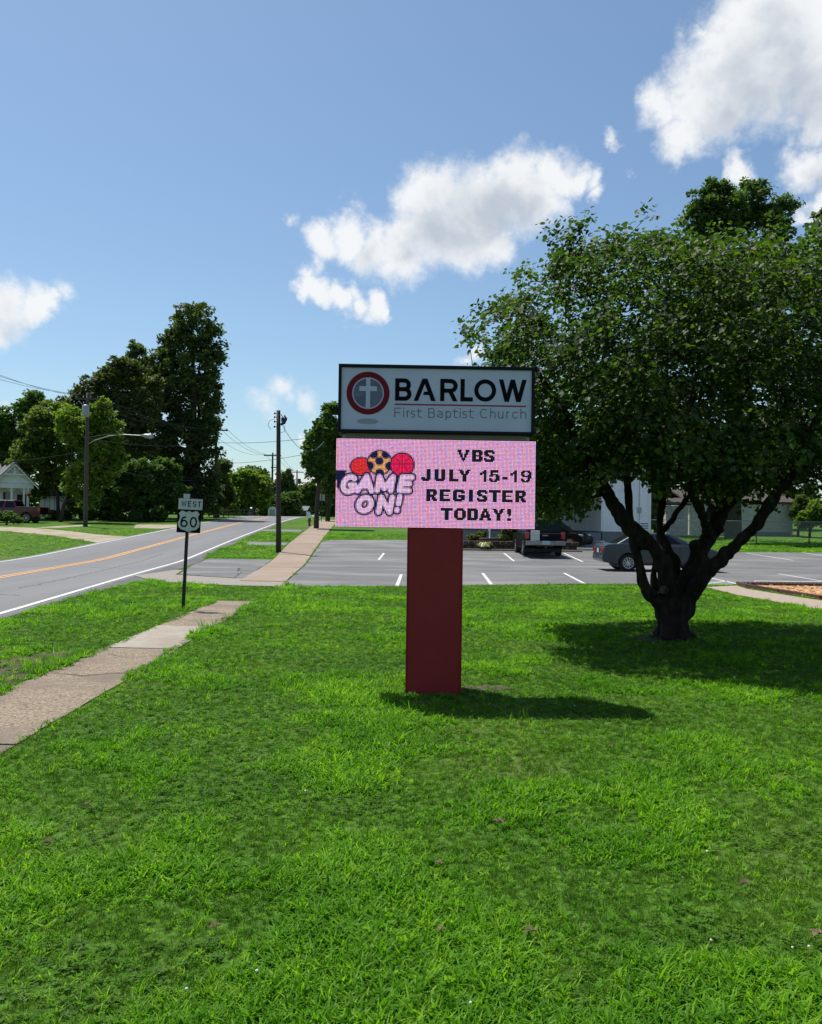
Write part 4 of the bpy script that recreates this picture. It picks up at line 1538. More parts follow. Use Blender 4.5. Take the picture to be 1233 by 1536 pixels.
def gable_roof(x0, x1, y0, y1, ze, zr, ov=.35, th=.12, along='y'):
    """two slabs and their thickness; ridge along y or x"""
    mb = MB()
    if along == 'y':
        xm = (x0 + x1) / 2
        sl = (zr - ze) / (xm - x0)
        for s in (-1, 1):
            xe = x0 - ov if s < 0 else x1 + ov
            a = [(xe, ze - sl * ov), (xm, zr)]
            vs = []
            for y in (y0 - ov, y1 + ov):
                for (x, z) in a:
                    vs += [(x, y, z), (x, y, z + th)]
            mb.add(vs, [(0, 1, 3, 2), (4, 6, 7, 5), (1, 5, 7, 3), (0, 2, 6, 4), (0, 4, 5, 1), (2, 3, 7, 6)])
    else:
        ym = (y0 + y1) / 2
        sl = (zr - ze) / (ym - y0)
        for s in (-1, 1):
            ye = y0 - ov if s < 0 else y1 + ov
            a = [(ye, ze - sl * ov), (ym, zr)]
            vs = []
            for x in (x0 - ov, x1 + ov):
                for (y, z) in a:
                    vs += [(x, y, z), (x, y, z + th)]
            mb.add(vs, [(0, 1, 3, 2), (4, 6, 7, 5), (1, 5, 7, 3), (0, 2, 6, 4), (0, 4, 5, 1), (2, 3, 7, 6)])
    return mb


def window(parent, x, y, z, w, h, face=-1, axis='x', frame='trim'):
    """framed sash window centred at x, z on a wall at y"""
    def bx(mb, cx, cz, sx, sz, off, d):
        if axis == 'x':
            return mb.box((cx, y + face * off, cz), (sx, d, sz))
        return mb.box((y + face * off, cx, cz), (d, sx, sz))
    mb = MB()
    for dx in (-1, 1):
        bx(mb, x + dx * (w / 2 + .04), z, .08, h + .16, .02, .06)
    for dz in (-1, 1):
        bx(mb, x, z + dz * (h / 2 + .04), w, .08, .02, .06)
    f = obj('window', mb, M[frame], parent)
    obj('pane', bx(MB(), x, z + h / 4, w, h / 2 - .02, .008, .012), M['glass'], f)
    obj('pane', bx(MB(), x, z - h / 4, w, h / 2 - .02, .004, .012), M['glass'], f)
    obj('sash_rail', bx(MB(), x, z, w, .045, .026, .03), M[frame], f)
    return f


HY = 50.0
zg = zf(HY)
hx0, hx1 = AY(903, 790, HY).x, AY(974, 790, HY).x
house = thing('house', 'white clapboard house with deep shaded porch behind the car park', 'house', (hx0, HY, zg))
Wd = hx1 - hx0
zfnd = AY(903, 797, HY).z - zg
obj('foundation', MB().span((.03, .03, -.3), (Wd - .03, 8.0, zfnd)).span((-9.2, 4.6, -.3), (.0, 8.0, zfnd + .0)), M['block'], house)
mb = MB()
mb.add([(0, 0, zfnd), (Wd, 0, zfnd), (Wd, 8, zfnd), (0, 8, zfnd), (0, 0, 4.3), (Wd, 0, 4.3), (Wd, 8, 4.3), (0, 8, 4.3)], [(0, 1, 5, 4), (1, 2, 6, 5), (2, 3, 7, 6), (3, 0, 4, 7)])
mb.add([(-9.2, 4.6, zfnd), (0, 4.6, zfnd), (0, 4.6, 3.6), (-9.2, 4.6, 3.6), (-9.2, 8, zfnd), (-9.2, 8, 3.6)], [(0, 1, 2, 3), (0, 4, 5, 3)])
obj('wall', mb, M['siding'], house)
mb = MB()
siding(mb, .06, Wd - .06, zfnd, 4.3, 0)
siding(mb, .06, 4.6, zfnd, 4.3, 0, axis='y', face=-1)
siding(mb, .06, 8, zfnd, 4.3, Wd, axis='y', face=1)
siding(mb, -9.2, 0, zfnd, 3.5, 4.6)
obj('siding_board', mb, M['siding'], house, kind='stuff', fix=False)
mb = MB()
mb.box((0, 0, (zfnd + 4.3) / 2), (.14, .14, 4.3 - zfnd)).box((Wd, 0, (zfnd + 4.3) / 2), (.14, .14, 4.3 - zfnd))
obj('corner_board', mb, M['trim'], house)
obj('gable', MB().prism([(-.0, 4.3), (Wd, 4.3), (Wd / 2, 5.5)], .02, 7.9), M['siding'], house)
obj('roof', gable_roof(0, Wd, 0, 8, 4.3, 5.6, .4), M['roof'], house)
zp = AY(845, 727, HY).z - zg
obj('porch_roof', MB().add([(-9.5, -.3, zp + .12), (-.15, -.3, zp + .12), (-.15, 4.6, zp + 1.0), (-9.5, 4.6, zp + 1.0), (-9.5, -.3, zp), (-.15, -.3, zp), (-.15, 4.6, zp), (-9.5, 4.6, zp)],
                           [(0, 1, 2, 3), (4, 5, 6, 7), (0, 1, 5, 4), (0, 3, 7, 4)]), M['roof'], house)
obj('porch_fascia', MB().box((-4.85, -.32, zp + .04), (9.4, .05, .2)), M['trim'], house)
obj('porch_floor', MB().span((-9.3, .0, -.2), (-.04, 4.55, zfnd - .08)), M['block'], house)
for x in (-9.1, -6.6, -4.1):
    obj('porch_post', MB().box((x, 0.05, (zfnd - .08 + zp) / 2), (.13, .13, zp - zfnd + .08)), M['trim'], house)
wx = AY(865, 750, HY + 4.6).x - hx0
wz = AY(865, 750, HY + 4.6).z - zg
window(house, wx, 4.6, wz, .50, .85)
window(house, wx - 3.3, 4.6, wz, .8, 1.3)
obj('door', MB().box((wx - 1.6, 4.57, zfnd + 1.0), (.92, .05, 2.05)), M['dark_metal'], house)
obj('meter_box', MB().box((Wd * .78, -.07, AY(960, 765, HY).z - zg), (.2, .12, .32)).tube([(Wd * .78, -.05, zfnd + .2), (Wd * .78, -.05, 4.2)], .02, 6), M['steel'], house)
obj('vent_grille', MB().box((Wd * .9, -.03, zfnd + .35), (.5, .03, .34)), M['block'], house)

steps = thing('porch_steps', 'grey concrete steps and ramp in front of the porch', 'steps', (AY(885, 820, 47.6).x, 47.6, zf(47.6)))
obj('step', MB().span((-2.6, .2, -.3), (1.1, 1.0, .26)), M['block'], steps, bevel=.015)
obj('step', MB().span((-2.6, .62, .26), (1.0, 1.5, .46)), M['block'], steps, bevel=.015)
obj('landing', MB().span((-2.4, -1.15, -.3), (1.4, .18, .10)), M['white_cement'], steps, bevel=.015)

# planter wall of brown stones, with its shrubs, tub and post
pw_ = thing('planter_wall', 'low planter wall of rough brown stones at the edge of the car park', 'wall', (2.75, 45.7, zf(45.7)))
rr = random.Random(8)
for row in range(2):
    x = -.1 + .15 * row
    while x < 6.0:
        w = rr.uniform(.26, .42)
        mb = MB().box((x + w / 2, rr.uniform(-.03, .03), .13 + row * .25), (w - .03, rr.uniform(.26, .34), .235))
        obj('stone', mb, M['stone'], pw_, bevel=.035)
        x += w
obj('planter_soil', MB().span((0, .15, -.2), (6.0, 2.0, .42)), M['mulch'], pw_)
kb = MB().span((2.3, 45.15, zf(45.4) - .1), (9.1, 45.35, zf(45.4) + .09))
obj('kerb', kb, M['concrete_pink'], label='pinkish concrete kerb along the foot of the planter wall', cat='kerb', bevel=.015)
t_ = AY(735, 811, 46.6)
tub = thing('planter_tub', 'black rubber ring planter behind the low stone wall', 'planter', (t_.x, 46.75, zf(46.7) + .42))
obj('rim', MB().lathe([(.50, 0), (.56, .04), (.58, .14), (.54, .2), (.46, .18), (.46, .05)], n=24), M['tyre'], tub, smooth=True)
obj('soil', MB().lathe([(0, .12), (.46, .1)], n=20), M['dirt'], tub)
ps = thing('sign_post', 'thin white post standing in the black ring planter', 'post', (t_.x, 46.8, zf(46.8) + .42))
obj('post', MB().tube([(0, 0, .1), (0, 0, 1.9)], .04, 8), M['trim'], ps)
obj('base', MB().lathe([(0, .2), (.1, .18), (.14, .11)], n=10), M['trim'], ps)

# outbuilding with an arched opening, beyond the fence
GY = 68.0
gx0, gx1 = AY(1034, 790, GY).x, AY(1189, 790, GY).x
gg = zf(GY)
shed = thing('outbuilding', 'old white board outbuilding with dark arched opening behind the fence', 'outbuilding', (gx0, GY, gg))
gw = gx1 - gx0
ax0, ax1 = AY(1057, 790, GY).x - gx0, AY(1078, 790, GY).x - gx0
zt = AY(1110, 753, GY).z - gg
za = AY(1066, 755, GY).z - gg
n = 12
arcp = [(ax0 + (ax1 - ax0) / 2 * (1 - math.cos(math.pi * i / n)), 1.1 + (za - 1.1) * math.sin(math.pi * i / n)) for i in range(n + 1)]
poly = [(0, 0), (ax0, 0)] + arcp + [(ax1, 0), (gw, 0), (gw, zt), (0, zt)]
obj('wall', MB().prism(poly, 0, .15), M['siding_old'], shed)
obj('arch_dark_panel', MB().box(((ax0 + ax1) / 2, 1.0, 1.5), (ax1 - ax0 + .8, .1, 3.2)), M['dark_metal'], shed)  # dark panel filling the arch in place of a shaded interior
obj('side_wall', MB().span((0.0, .15, 0), (.15, 9, zt)).span((gw - .15, .15, 0), (gw, 9, zt)).span((.15, 8.85, 0), (gw - .15, 9, zt)), M['siding_old'], shed)
mb = MB()
z = .1
while z < zt - .2:
    mb.box(((gw + ax1) / 2, -.012, z), (gw - ax1 - .05, .03, .02))
    mb.box((ax0 / 2, -.012, z), (ax0 - .05, .03, .02))
    z += .24
obj('board_joint', mb, M['siding_old'], shed, kind='stuff')
obj('roof', gable_roof(0, gw, 0, 9, zt, zt + 1.1, .35, along='x'), M['roof_brown'], shed)
obj('base_course', MB().box((gw / 2 + 1.4, -.05, .14), (gw - 3.2, .08, .34)), M['block'], shed)
sd2 = thing('garden_shed', 'small pale board shed with a picket front left of the arched outbuilding', 'shed', (AY(1000, 790, 66).x, 66, zf(66)))
w2 = AY(1034, 790, 66).x - AY(1000, 790, 66).x - .1
for k in range(9):
    obj('board', MB().box((w2 * (k + .5) / 9, 0, 1.15), (w2 / 9 - .02, .05, 2.3 + .05 * (k % 2))), M['siding_old'], sd2)
obj('shed_side', MB().span((0, .05, 0), (w2, 1.9, 2.25)), M['siding_old'], sd2)
obj('roof', MB().add([(-.2, -.2, 2.35), (w2 + .2, -.2, 2.35), (w2 + .2, 2, 2.9), (-.2, 2, 2.9), (-.2, -.2, 2.45), (w2 + .2, -.2, 2.45), (w2 + .2, 2, 3.0), (-.2, 2, 3.0)],
                     [(0, 1, 2, 3), (4, 5, 6, 7), (0, 1, 5, 4), (1, 2, 6, 5), (2, 3, 7, 6), (3, 0, 4, 7)]), M['roof_brown'], sd2)

# chain-link fence
FYY = 55.3
fx0 = AY(976, 817, FYY).x
fence = thing('chain_link_fence', 'long grey chain-link fence beyond the far edge of the car park', 'fence', (0, FYY, zf(FYY)))
px = fx0
posts = []
while px < 48:
    obj('post', MB().tube([(px, 0, -.2), (px, 0, 1.55)], .035, 6).lathe([(.045, 1.55), (.03, 1.6), (0, 1.62)], c=(px, 0, 0), n=6), M['dark_metal'], fence)
    posts.append(px)
    px += 3.42
obj('top_rail', MB().tube([(fx0, 0, 1.5), (posts[-1], 0, 1.5)], .026, 5), M['steel'], fence)
mb = MB()
x = fx0
while x < posts[-1]:
    for s in (-1, 1):
        xa, xb = (x, x + 1.45) if s > 0 else (x + 1.45, x)
        mb.add([(xa - .004, .03 * 0, .03), (xa + .004, 0, .03), (xb + .004, 0, 1.48), (xb - .004, 0, 1.48)], [(0, 1, 2, 3)])
    x += .085
obj('wire_mesh', mb, M['steel'], fence, kind='stuff', fix=False)

# ------------------------------------------------------------------ house and sheds across the road
LY = 79.0
pk_ = AY(22, 695, LY)
lg = zf(LY)
ph = thing('house', 'white gabled house with slim porch posts and carved gable at the left edge', 'house', (pk_.x, LY, lg), math.radians(33))
kz = LY / 1280
zr = pk_.z - lg
ze = AY(56, 731, LY).z - lg
hwid = 34 * kz
obj('gable_wall', MB().prism([(-hwid + .35, ze + .35), (hwid - .35, ze + .35), (0, zr - .25)], .35, .5), M['siding'], ph)
obj('porch_beam', MB().box((0, .3, ze + .12), (2 * hwid - .8, .16, .42)), M['trim'], ph)
for s in (-1, 1):
    a, b = Vector((0, zr)), Vector((s * hwid, ze - .05))
    dv = (b - a)
    nrm = Vector((-dv.y, dv.x)).normalized() * .11
    if nrm.y > 0:
        nrm = -nrm
    q = [a, b, b + nrm, a + nrm]
    obj('bargeboard', MB().prism([(p.x, p.y) for p in q], -.25, -.18), M['trim'], ph)
    obj('roof', MB().prism([(p.x, p.y) for p in [a + Vector((0, .02)), b + Vector((0, .02)), b + Vector((0, .14)), a + Vector((0, .14))]], -.3, 6.5), M['roof'], ph)
# carved work in the peak
mb = MB()
mb.prism([(-1.05, zr - 1.08), (1.05, zr - 1.08), (1.05, zr - .96), (-1.05, zr - .96)], -.17, -.12)
mb.prism([(-.05, zr - 1.0), (.05, zr - 1.0), (.05, zr - .1), (-.05, zr - .1)], -.165, -.125)
for s in (-1, 1):
    mb.tube([(s * .06, -.15, zr - .85), (s * .35, -.15, zr - .55), (s * .16, -.15, zr - .4), (s * .05, -.15, zr - .6)], .035, 5)
obj('gable_fretwork', mb, M['trim'], ph)
for xpx in (18, 35.2, 40.4):
    xx = AY(xpx, 750, LY).x - pk_.x
    obj('porch_post', MB().box((xx, .3, ze / 2 - .1), (.17, .17, ze + .2)).tube([(xx - .35, .3, ze - .1), (xx, .3, ze - .5)], .04, 4).tube([(xx + .35, .3, ze - .1), (xx, .3, ze - .5)], .04, 4), M['trim'], ph)
obj('porch_floor', MB().box((0, 1.3, .2), (2 * hwid - .6, 2.4, .4)), M['trim'], ph)
obj('wall', MB().span((-hwid - 4, 2.6, 0), (hwid - .4, 9, ze + .3)), M['siding'], ph)
window(ph, -.2, 2.6, 1.9, .8, 1.5)
obj('door', MB().box((1.1, 2.57, 1.4), (.95, .06, 2.1)), M['dark_metal'], ph)
obj('main_roof', MB().add([(-12, .8, ze), (-.6, .8, ze), (-.6, 4.5, zr + .15), (-12, 4.5, zr + .15), (-.6, 8, ze), (-12, 8, ze)], [(0, 1, 2, 3), (3, 2, 4, 5)]), M['roof'], ph)
obj('chimney', MB().box((-1.6, 4.4, zr + .3), (.5, .5, .7)), M['stone'], ph)
obj('hanging_basket', MB().lathe([(0, 2.2), (.16, 2.25), (.2, 2.45), (0, 2.6)], c=(AY(42, 742, LY).x - pk_.x, .1, 0), n=8), M['lamp_red'], ph)

sY = 83
wsx = AY(60, 760, sY).x
ws = thing('shed', 'white board shed half hidden by the trees right of the maroon truck', 'shed', (wsx, sY, zf(sY)))
ww_ = AY(96, 760, sY).x - wsx
obj('wall', MB().span((0, 0, -.2), (ww_, 3, 2.4)), M['siding'], ws)
for k in range(1, 5):
    obj('board_joint', MB().box((ww_ * k / 5, -.01, 1.1), (.04, .03, 2.4)), M['block'], ws)
obj('roof', gable_roof(0, ww_, 0, 3, 2.4, 3.3, .25, .1, along='x'), M['roof'], ws)

fY = 175
fs = thing('low_building', 'low distant building with a grey roof and dark red front beyond the crest', 'building', (AY(432, 770, fY).x, fY, zf(fY)))
fw = AY(459, 770, fY).x - AY(432, 770, fY).x
zt_, zb_ = AY(440, 766, fY).z - zf(fY), 0
obj('wall', MB().span((0, 0, -1), (fw, 8, zt_)), mat('dark_red_wall', (.12, .05, .05), scale=1), fs)
for k in range(4):
    obj('window', MB().box((fw * (k + .5) / 4, -.03, zt_ - 1.0), (.9, .06, .8)), M['glass'], fs)
obj('roof', gable_roof(0, fw, 0, 8, zt_, zt_ + .9, .3, .15, along='x'), M['roof'], fs)
obj('side_ramp', MB().prism([(fw, -1), (fw + 1.6, -1), (fw, zt_ - .1)], .2, 6), M['siding'], fs)
wY = 150
wh = thing('house', 'distant white-roofed house half hidden by trees beside the far road', 'house', (AY(367, 770, wY).x, wY, zf(wY)))
wz_ = AY(375, 763, wY).z - zf(wY)
obj('wall', MB().span((-1.0, 0, -1), (5.5, 7, wz_ - .1)), M['glass'], wh)
obj('roof', gable_roof(-1, 5.5, 0, 7, wz_, wz_ + .7, .4, .15, along='x'), M['trim'], wh)
obj('gable', MB().prism([(1.4, wz_), (4.0, wz_), (2.7, wz_ + 2.6)], -.2, -.1), M['block'], wh)
bs_ = AY(408.5, 769, 122)
bsg = thing('round_sign', 'small pale blue arched sign on the far roadside', 'sign', (bs_.x, 122, zf(122)))
hz_ = bs_.z - zf(122)
obj('sign_board', MB().prism([(-.6, hz_ - .8), (.6, hz_ - .8), (.62, hz_ + .3)] + [(.62 * math.cos(a), hz_ + .3 + .6 * math.sin(a)) for a in (.5, 1.0, 1.57, 2.1, 2.6)] + [(-.62, hz_ + .3)], -.05, .05), M['trim'], bsg)
obj('sign_print', MB().box((0, -.06, hz_), (.75, .01, .9)), M['blue_sign'], bsg)
obj('post', MB().box((-.4, 0, hz_ / 2 - .6), (.1, .1, hz_ + .4)).box((.4, 0, hz_ / 2 - .6), (.1, .1, hz_ + .4)), M['trim'], bsg)
# small things on the verges
hy = G(464, 789)
hyd = thing('fire_hydrant', 'small rusty brown hydrant on the far verge beside the pavement', 'hydrant', hy)
obj('body', MB().lathe([(.16, 0), (.16, .06), (.10, .08), (.10, .55), (.13, .58), (.12, .68), (.05, .76), (0, .78)], n=12), M['hydrant'], hyd, smooth=True)
obj('outlet', MB().tube([(-.18, 0, .45), (.18, 0, .45)], .055, 8), M['hydrant'], hyd)
ms = AY(482, 781, 86)
sp = thing('road_sign', 'dark back of a small road sign between the two verge trees', 'road sign', (ms.x, 86, zf(86)))
obj('post', MB().box((0, 0, 1.3), (.07, .05, 2.8)), M['dark_metal'], sp)
obj('sign_plate', MB().box((0, .04, 2.45), (.62, .02, .62)), M['steel'], sp)
mbp = G(229, 783)
mbx_ = thing('mailbox', 'white mailbox on a dark post in front of the roadside bushes', 'mailbox', (mbp.x, mbp.y, mbp.z))
obj('post', MB().box((0, 0, .45), (.1, .1, .95)), M['wood_pole'], mbx_)
obj('box', MB().prism([(-.3, .9), (.3, .9), (.3, 1.05)] + [(.3 * math.cos(a), 1.05 + .12 * math.sin(a)) for a in (.6, 1.2, 1.9, 2.5)] + [(-.3, 1.05)], -.12, .12), M['trim'], mbx_)
rf = thing('rail_fence', 'low dark rail fence along the far side of the road', 'fence', (0, 0, 0))
for i in range(9):
    y = 92 + i * 2.6
    x = rline(y) - 8.2
    obj('post', MB().box((x, y, zf(y) + .4), (.1, .1, 1.0)), M['wood_grey'], rf)
    if i < 8:
        y2 = y + 2.6
        for hh in (.35, .75):
            obj('rail', MB().tube([(x, y, zf(y) + hh), (rline(y2) - 8.2, y2, zf(y2) + hh)], .035, 4), M['wood_grey'], rf)

# ------------------------------------------------------------------ trees
def rand_dirs(n, rng):
    v = rng.normal(size=(n, 3))
    return v / np.linalg.norm(v, axis=1, keepdims=True)


def leaf_quads(P_, size, rng, up=.35, aspect=.62):
    """one kite-shaped leaf spray per point, random tilt leaning upward"""
    n = len(P_)
    nrm = rand_dirs(n, rng)
    nrm[:, 2] = np.abs(nrm[:, 2]) + up
    nrm /= np.linalg.norm(nrm, axis=1, keepdims=True)
    t = np.cross(nrm, rand_dirs(n, rng))
    t /= np.linalg.norm(t, axis=1, keepdims=True) + 1e-9
    b = np.cross(nrm, t)
    s = (size * rng.uniform(.6, 1.35, n))[:, None]
    c = P_
    q = np.stack([c - t * s, c - b * s * aspect + t * s * .15 + nrm * s * .12, c + t * s, c + b * s * aspect - t * s * .1 + nrm * s * .12], 1)
    return q.reshape(-1, 3)


def crown(blobs, n_clump, per, clump_r, size, rng, hollow=.55, lobes=0):
    """blobs: (x, y, z, rx, ry, rz). Clumps sit through the outer part of the blobs, leaves on the clumps."""
    # break every bough into smaller lobes so that the outline is uneven and light falls in clumps
    if lobes:
        new = []
        for b in blobs:
            new.append(tuple(b[:3]) + (b[3] * .88, b[4] * .88, b[5] * .88))
            for d in rand_dirs(lobes, rng):
                if d[2] < -.75:
                    d[2] *= -1
                f = rng.uniform(.62, .90)
                q = rng.uniform(.26, .42)
                m_ = min(b[3:6]) * .5 + np.array(b[3:6]) * .5
                new.append((b[0] + d[0] * b[3] * f, b[1] + d[1] * b[4] * f, b[2] + d[2] * b[5] * f, m_[0] * q, m_[1] * q, m_[2] * q * .8))
        blobs = new
    vol = np.array([b[3] * b[4] * b[5] for b in blobs]) ** .67
    vol /= vol.sum()
    pts = []
    for b, w in zip(blobs, vol):
        k = max(3, int(n_clump * w))
        d = rand_dirs(k, rng)
        rr_ = rng.uniform(hollow, 1.0, k) ** .6 * rng.uniform(.88, 1.06, k)
        c = d * rr_[:, None] * np.array(b[3:6]) + np.array(b[:3])
        # sprays reach out unevenly
        c += rng.normal(0, .10 * min(b[3:6]), c.shape)
        pts.append(c)
    C = np.concatenate(pts)
    cr = clump_r * rng.uniform(.55, 1.4, len(C))
    d = rand_dirs(len(C) * per, rng)
    Cc = np.repeat(C, per, 0)
    rr_ = np.repeat(cr, per)[:, None] * rng.uniform(.35, 1.0, (len(Cc), 1))
    Pp = Cc + d * rr_ * np.array([1, 1, .7])
    V = leaf_quads(Pp, np.full(len(Pp), size), rng)
    tone = np.repeat(np.clip(rng.normal(.5, .13, len(C)), 0, 1), per) + rng.normal(0, .10, len(Pp))
    return V, np.repeat(np.clip(tone, 0, 1), 4)


LM = {  # greens lifted in the colour itself, in place of distance haze
    'dark': leaf_mat('dark_foliage', (.058, .088, .034), (.082, .120, .042), (.14, .18, .058), transl=.34, rough=.6, spec=.2, scale=.22),
    'olive': leaf_mat('olive_foliage', (.060, .095, .022), (.095, .14, .030), (.17, .21, .045), transl=.38, rough=.6, spec=.2, scale=.22),
    'fresh': leaf_mat('fresh_foliage', (.075, .13, .022), (.13, .20, .030), (.22, .29, .05), transl=.4, rough=.6, spec=.2, scale=.28),
    'mid': leaf_mat('mid_foliage', (.044, .085, .024), (.068, .125, .032), (.12, .18, .05), transl=.34, rough=.6, spec=.2, scale=.28),
    'bronze': leaf_mat('bronze_foliage', (.052, .072, .028), (.078, .10, .036), (.13, .145, .05), transl=.32, rough=.6, spec=.2, scale=.28),
}


def far_tree(name, label, cat, base, blobs_px, Y, leaf, n_clump, per, clump_r, size, trunk_r=.35, limbs=5, group=None, seed=1, depth=.8, trunk_to=None, two=None):
    """blobs_px: (px, py, rx, ry) as seen at distance Y; depth = their thickness relative to their width"""
    rng = np.random.default_rng(seed)
    rnd = random.Random(seed)
    base = Vector(base)
    k = Y / 1280
    blobs = []
    for bpx in blobs_px:
        px, py, rx, ry = bpx[:4]
        dy = bpx[4] if len(bpx) > 4 else rnd.uniform(-.25, .25) * rx * k
        p = AY(px, py, Y + dy) - base
        blobs.append((p.x, p.y, p.z, rx * k, max(rx * k * depth, .5), ry * k))
    t = thing(name, label, cat, base, group=group)
    V, tone = crown(blobs, int(n_clump * 2.3), int(per * 1.25), clump_r * .62, size * .98, rng, hollow=.35, lobes=8)
    V[:, 2] = np.maximum(V[:, 2], .03)
    npmesh('crown', V, np.arange(len(V)).reshape(-1, 4), LM[leaf], t, attrs={'rnd': ('FLOAT', tone)}, kind='stuff')
    # trunk and limbs up into each blob
    top = max(b[2] for b in blobs)
    zmid = trunk_to if trunk_to is not None else top * .55
    mb = MB()
    cx_ = sum(b[0] for b in blobs) / len(blobs)
    mb.tube([(0, 0, -.3), (.1 * cx_, 0, zmid * .3), (.35 * cx_, .1, zmid * .7), (.5 * cx_, 0, zmid)], [trunk_r * 1.25, trunk_r, trunk_r * .85, trunk_r * .6], 9)
    for b in sorted(blobs, key=lambda b: -b[3] * b[5])[:limbs]:
        s = Vector((.35 * cx_ * .9, 0, zmid * .62))
        e = Vector(b[:3]) + Vector((0, 0, b[5] * .4))
        m = s.lerp(e, .5) + Vector((rnd.uniform(-.3, .3), rnd.uniform(-.3, .3), rnd.uniform(-.2, .5)))
        mb.tube([s, m, e], [trunk_r * .55, trunk_r * .36, trunk_r * .12], 6)
    obj('trunk', mb, M['bark_far'], t, smooth=True)
    return t


TB = lambda px, Y: (AY(px, 780, Y).x, Y, zf(Y))
far_tree('broadleaf_tree', 'tallest dark tree beyond the road with a narrow ivy-clad crown', 'tree', TB(292, 90),
         [(288, 492, 42, 42), (272, 520, 34, 42), (318, 520, 22, 40), (300, 560, 38, 48), (262, 572, 32, 40), (238, 545, 18, 26), (236, 590, 24, 40), (318, 640, 18, 40), (250, 620, 34, 50), (298, 620, 30, 50), (312, 590, 18, 34), (276, 670, 42, 62), (305, 690, 30, 66), (262, 730, 42, 46), (310, 745, 30, 36), (240, 690, 30, 60)],
         90, 'dark', 950, 17, 1.0, .20, .75, 8, seed=11)
far_tree('broadleaf_tree', 'slim pointed dark tree between the tallest tree and the magnolia', 'tree', TB(210, 93),
         [(203, 532, 15, 26), (208, 570, 24, 30), (222, 555, 14, 22), (205, 620, 30, 44), (215, 690, 32, 60), (220, 560, 16, 20)], 93, 'dark', 330, 16, .9, .20, .5, 5, seed=12)
far_tree('magnolia_tree', 'broad bronze-dark magnolia tree sloping down behind the pale green trees', 'tree', TB(160, 86),
         [(178, 552, 20, 20), (222, 600, 26, 46), (60, 640, 20, 24), (190, 566, 24, 30), (165, 576, 28, 30), (140, 590, 28, 28), (112, 605, 24, 26), (92, 620, 14, 20), (170, 625, 42, 50), (190, 670, 38, 60), (150, 680, 46, 60), (180, 735, 50, 44), (120, 650, 36, 44)], 86, 'bronze', 620, 16, .9, .21, .6, 6, seed=13)
far_tree('broadleaf_tree', 'pale yellow-green tree rising behind the transformer pole', 'tree', TB(90, 76),
         [(150, 622, 24, 24), (165, 655, 22, 26), (140, 660, 30, 36), (110, 640, 30, 34), (150, 700, 30, 40), (125, 725, 34, 40), (172, 690, 14, 26)], 76, 'fresh', 430, 15, .75, .17, .16, 6, seed=14)
far_tree('broadleaf_tree', 'pale green tree with a dark forked trunk beside the porch house', 'tree', TB(88, 81.5),
         [(75, 625, 26, 30), (55, 645, 26, 30), (90, 665, 30, 30), (45, 685, 36, 26), (95, 700, 26, 26), (62, 660, 24, 30), (80, 722, 34, 22), (114, 748, 18, 26), (62, 738, 14, 10), (30, 700, 18, 14)], 81.5, 'olive', 480, 15, .75, .17, .15, 6, seed=15, trunk_to=6.5)
far_tree('broadleaf_tree', 'tall blue-green tree behind the porch house at the left edge', 'tree', TB(20, 104),
         [(52, 600, 20, 16), (38, 615, 22, 18), (20, 640, 34, 34), (0, 655, 34, 36), (-25, 650, 34, 40), (20, 690, 50, 50), (-20, 710, 50, 50)], 104, 'mid', 420, 15, 1.0, .24, .5, 5, seed=16)
far_tree('broadleaf_tree', 'rounded mid-green tree low in front of the tallest dark tree', 'tree', TB(200, 80),
         [(205, 708, 26, 24), (190, 735, 28, 30), (215, 745, 28, 28), (170, 745, 26, 26)], 80, 'mid', 260, 16, .7, .18, .25, 4, seed=17)
far_tree('broadleaf_tree', 'second rounded mid-green tree just left of the highway sign', 'tree', TB(242, 82),
         [(245, 712, 26, 26), (232, 742, 26, 26), (262, 742, 26, 28), (255, 725, 22, 20)], 82, 'mid', 260, 16, .7, .18, .25, 4, seed=18)
far_tree('broadleaf_tree', 'dark bushy tree at the foot of the crossarm pole by the road', 'tree', TB(325, 96),
         [(328, 720, 16, 26), (335, 745, 16, 24), (318, 755, 20, 20), (338, 700, 9, 14)], 96, 'dark', 170, 16, .8, .22, .25, 4, seed=19)
far_tree('broadleaf_tree', 'light green spreading tree beyond the crossarm pole', 'tree', TB(368, 118),
         [(365, 735, 28, 22), (350, 725, 20, 18), (385, 745, 22, 20), (372, 715, 22, 12), (358, 755, 26, 18), (395, 728, 14, 16)], 118, 'fresh', 320, 14, .9, .24, .3, 5, seed=20)
far_tree('broadleaf_tree', 'round dark-topped tree above the light green spreading tree', 'tree', TB(381, 140),
         [(381, 715, 20, 17), (374, 724, 18, 18), (392, 726, 16, 20)], 140, 'mid', 170, 14, 1.1, .3, .4, 4, seed=21)
far_tree('broadleaf_tree', 'rounded brown-green bush tree left of the bare brown pole', 'tree', TB(400, 125),
         [(402, 758, 14, 15), (396, 768, 12, 10)], 125, 'bronze', 90, 14, .8, .24, .2, 3, seed=22)
far_tree('broadleaf_tree', 'dense green tree right behind the bare brown pole', 'tree', TB(430, 130),
         [(430, 752, 18, 18), (424, 765, 16, 12), (440, 763, 14, 13)], 130, 'mid', 150, 14, .9, .24, .25, 3, seed=23)
far_tree('broadleaf_tree', 'tall dark round tree beyond the bare brown pole', 'tree', TB(426, 150),
         [(428, 722, 14, 18), (420, 735, 14, 18), (434, 738, 12, 20)], 150, 'dark', 150, 14, 1.1, .3, .35, 3, seed=24)
far_tree('broadleaf_tree', 'feathery distant tree above the low building', 'tree', TB(460, 190),
         [(462, 742, 14, 22), (450, 745, 12, 20), (472, 748, 14, 18), (455, 760, 16, 12), (485, 750, 14, 20)], 190, 'olive', 210, 14, 1.4, .36, .4, 3, seed=25)
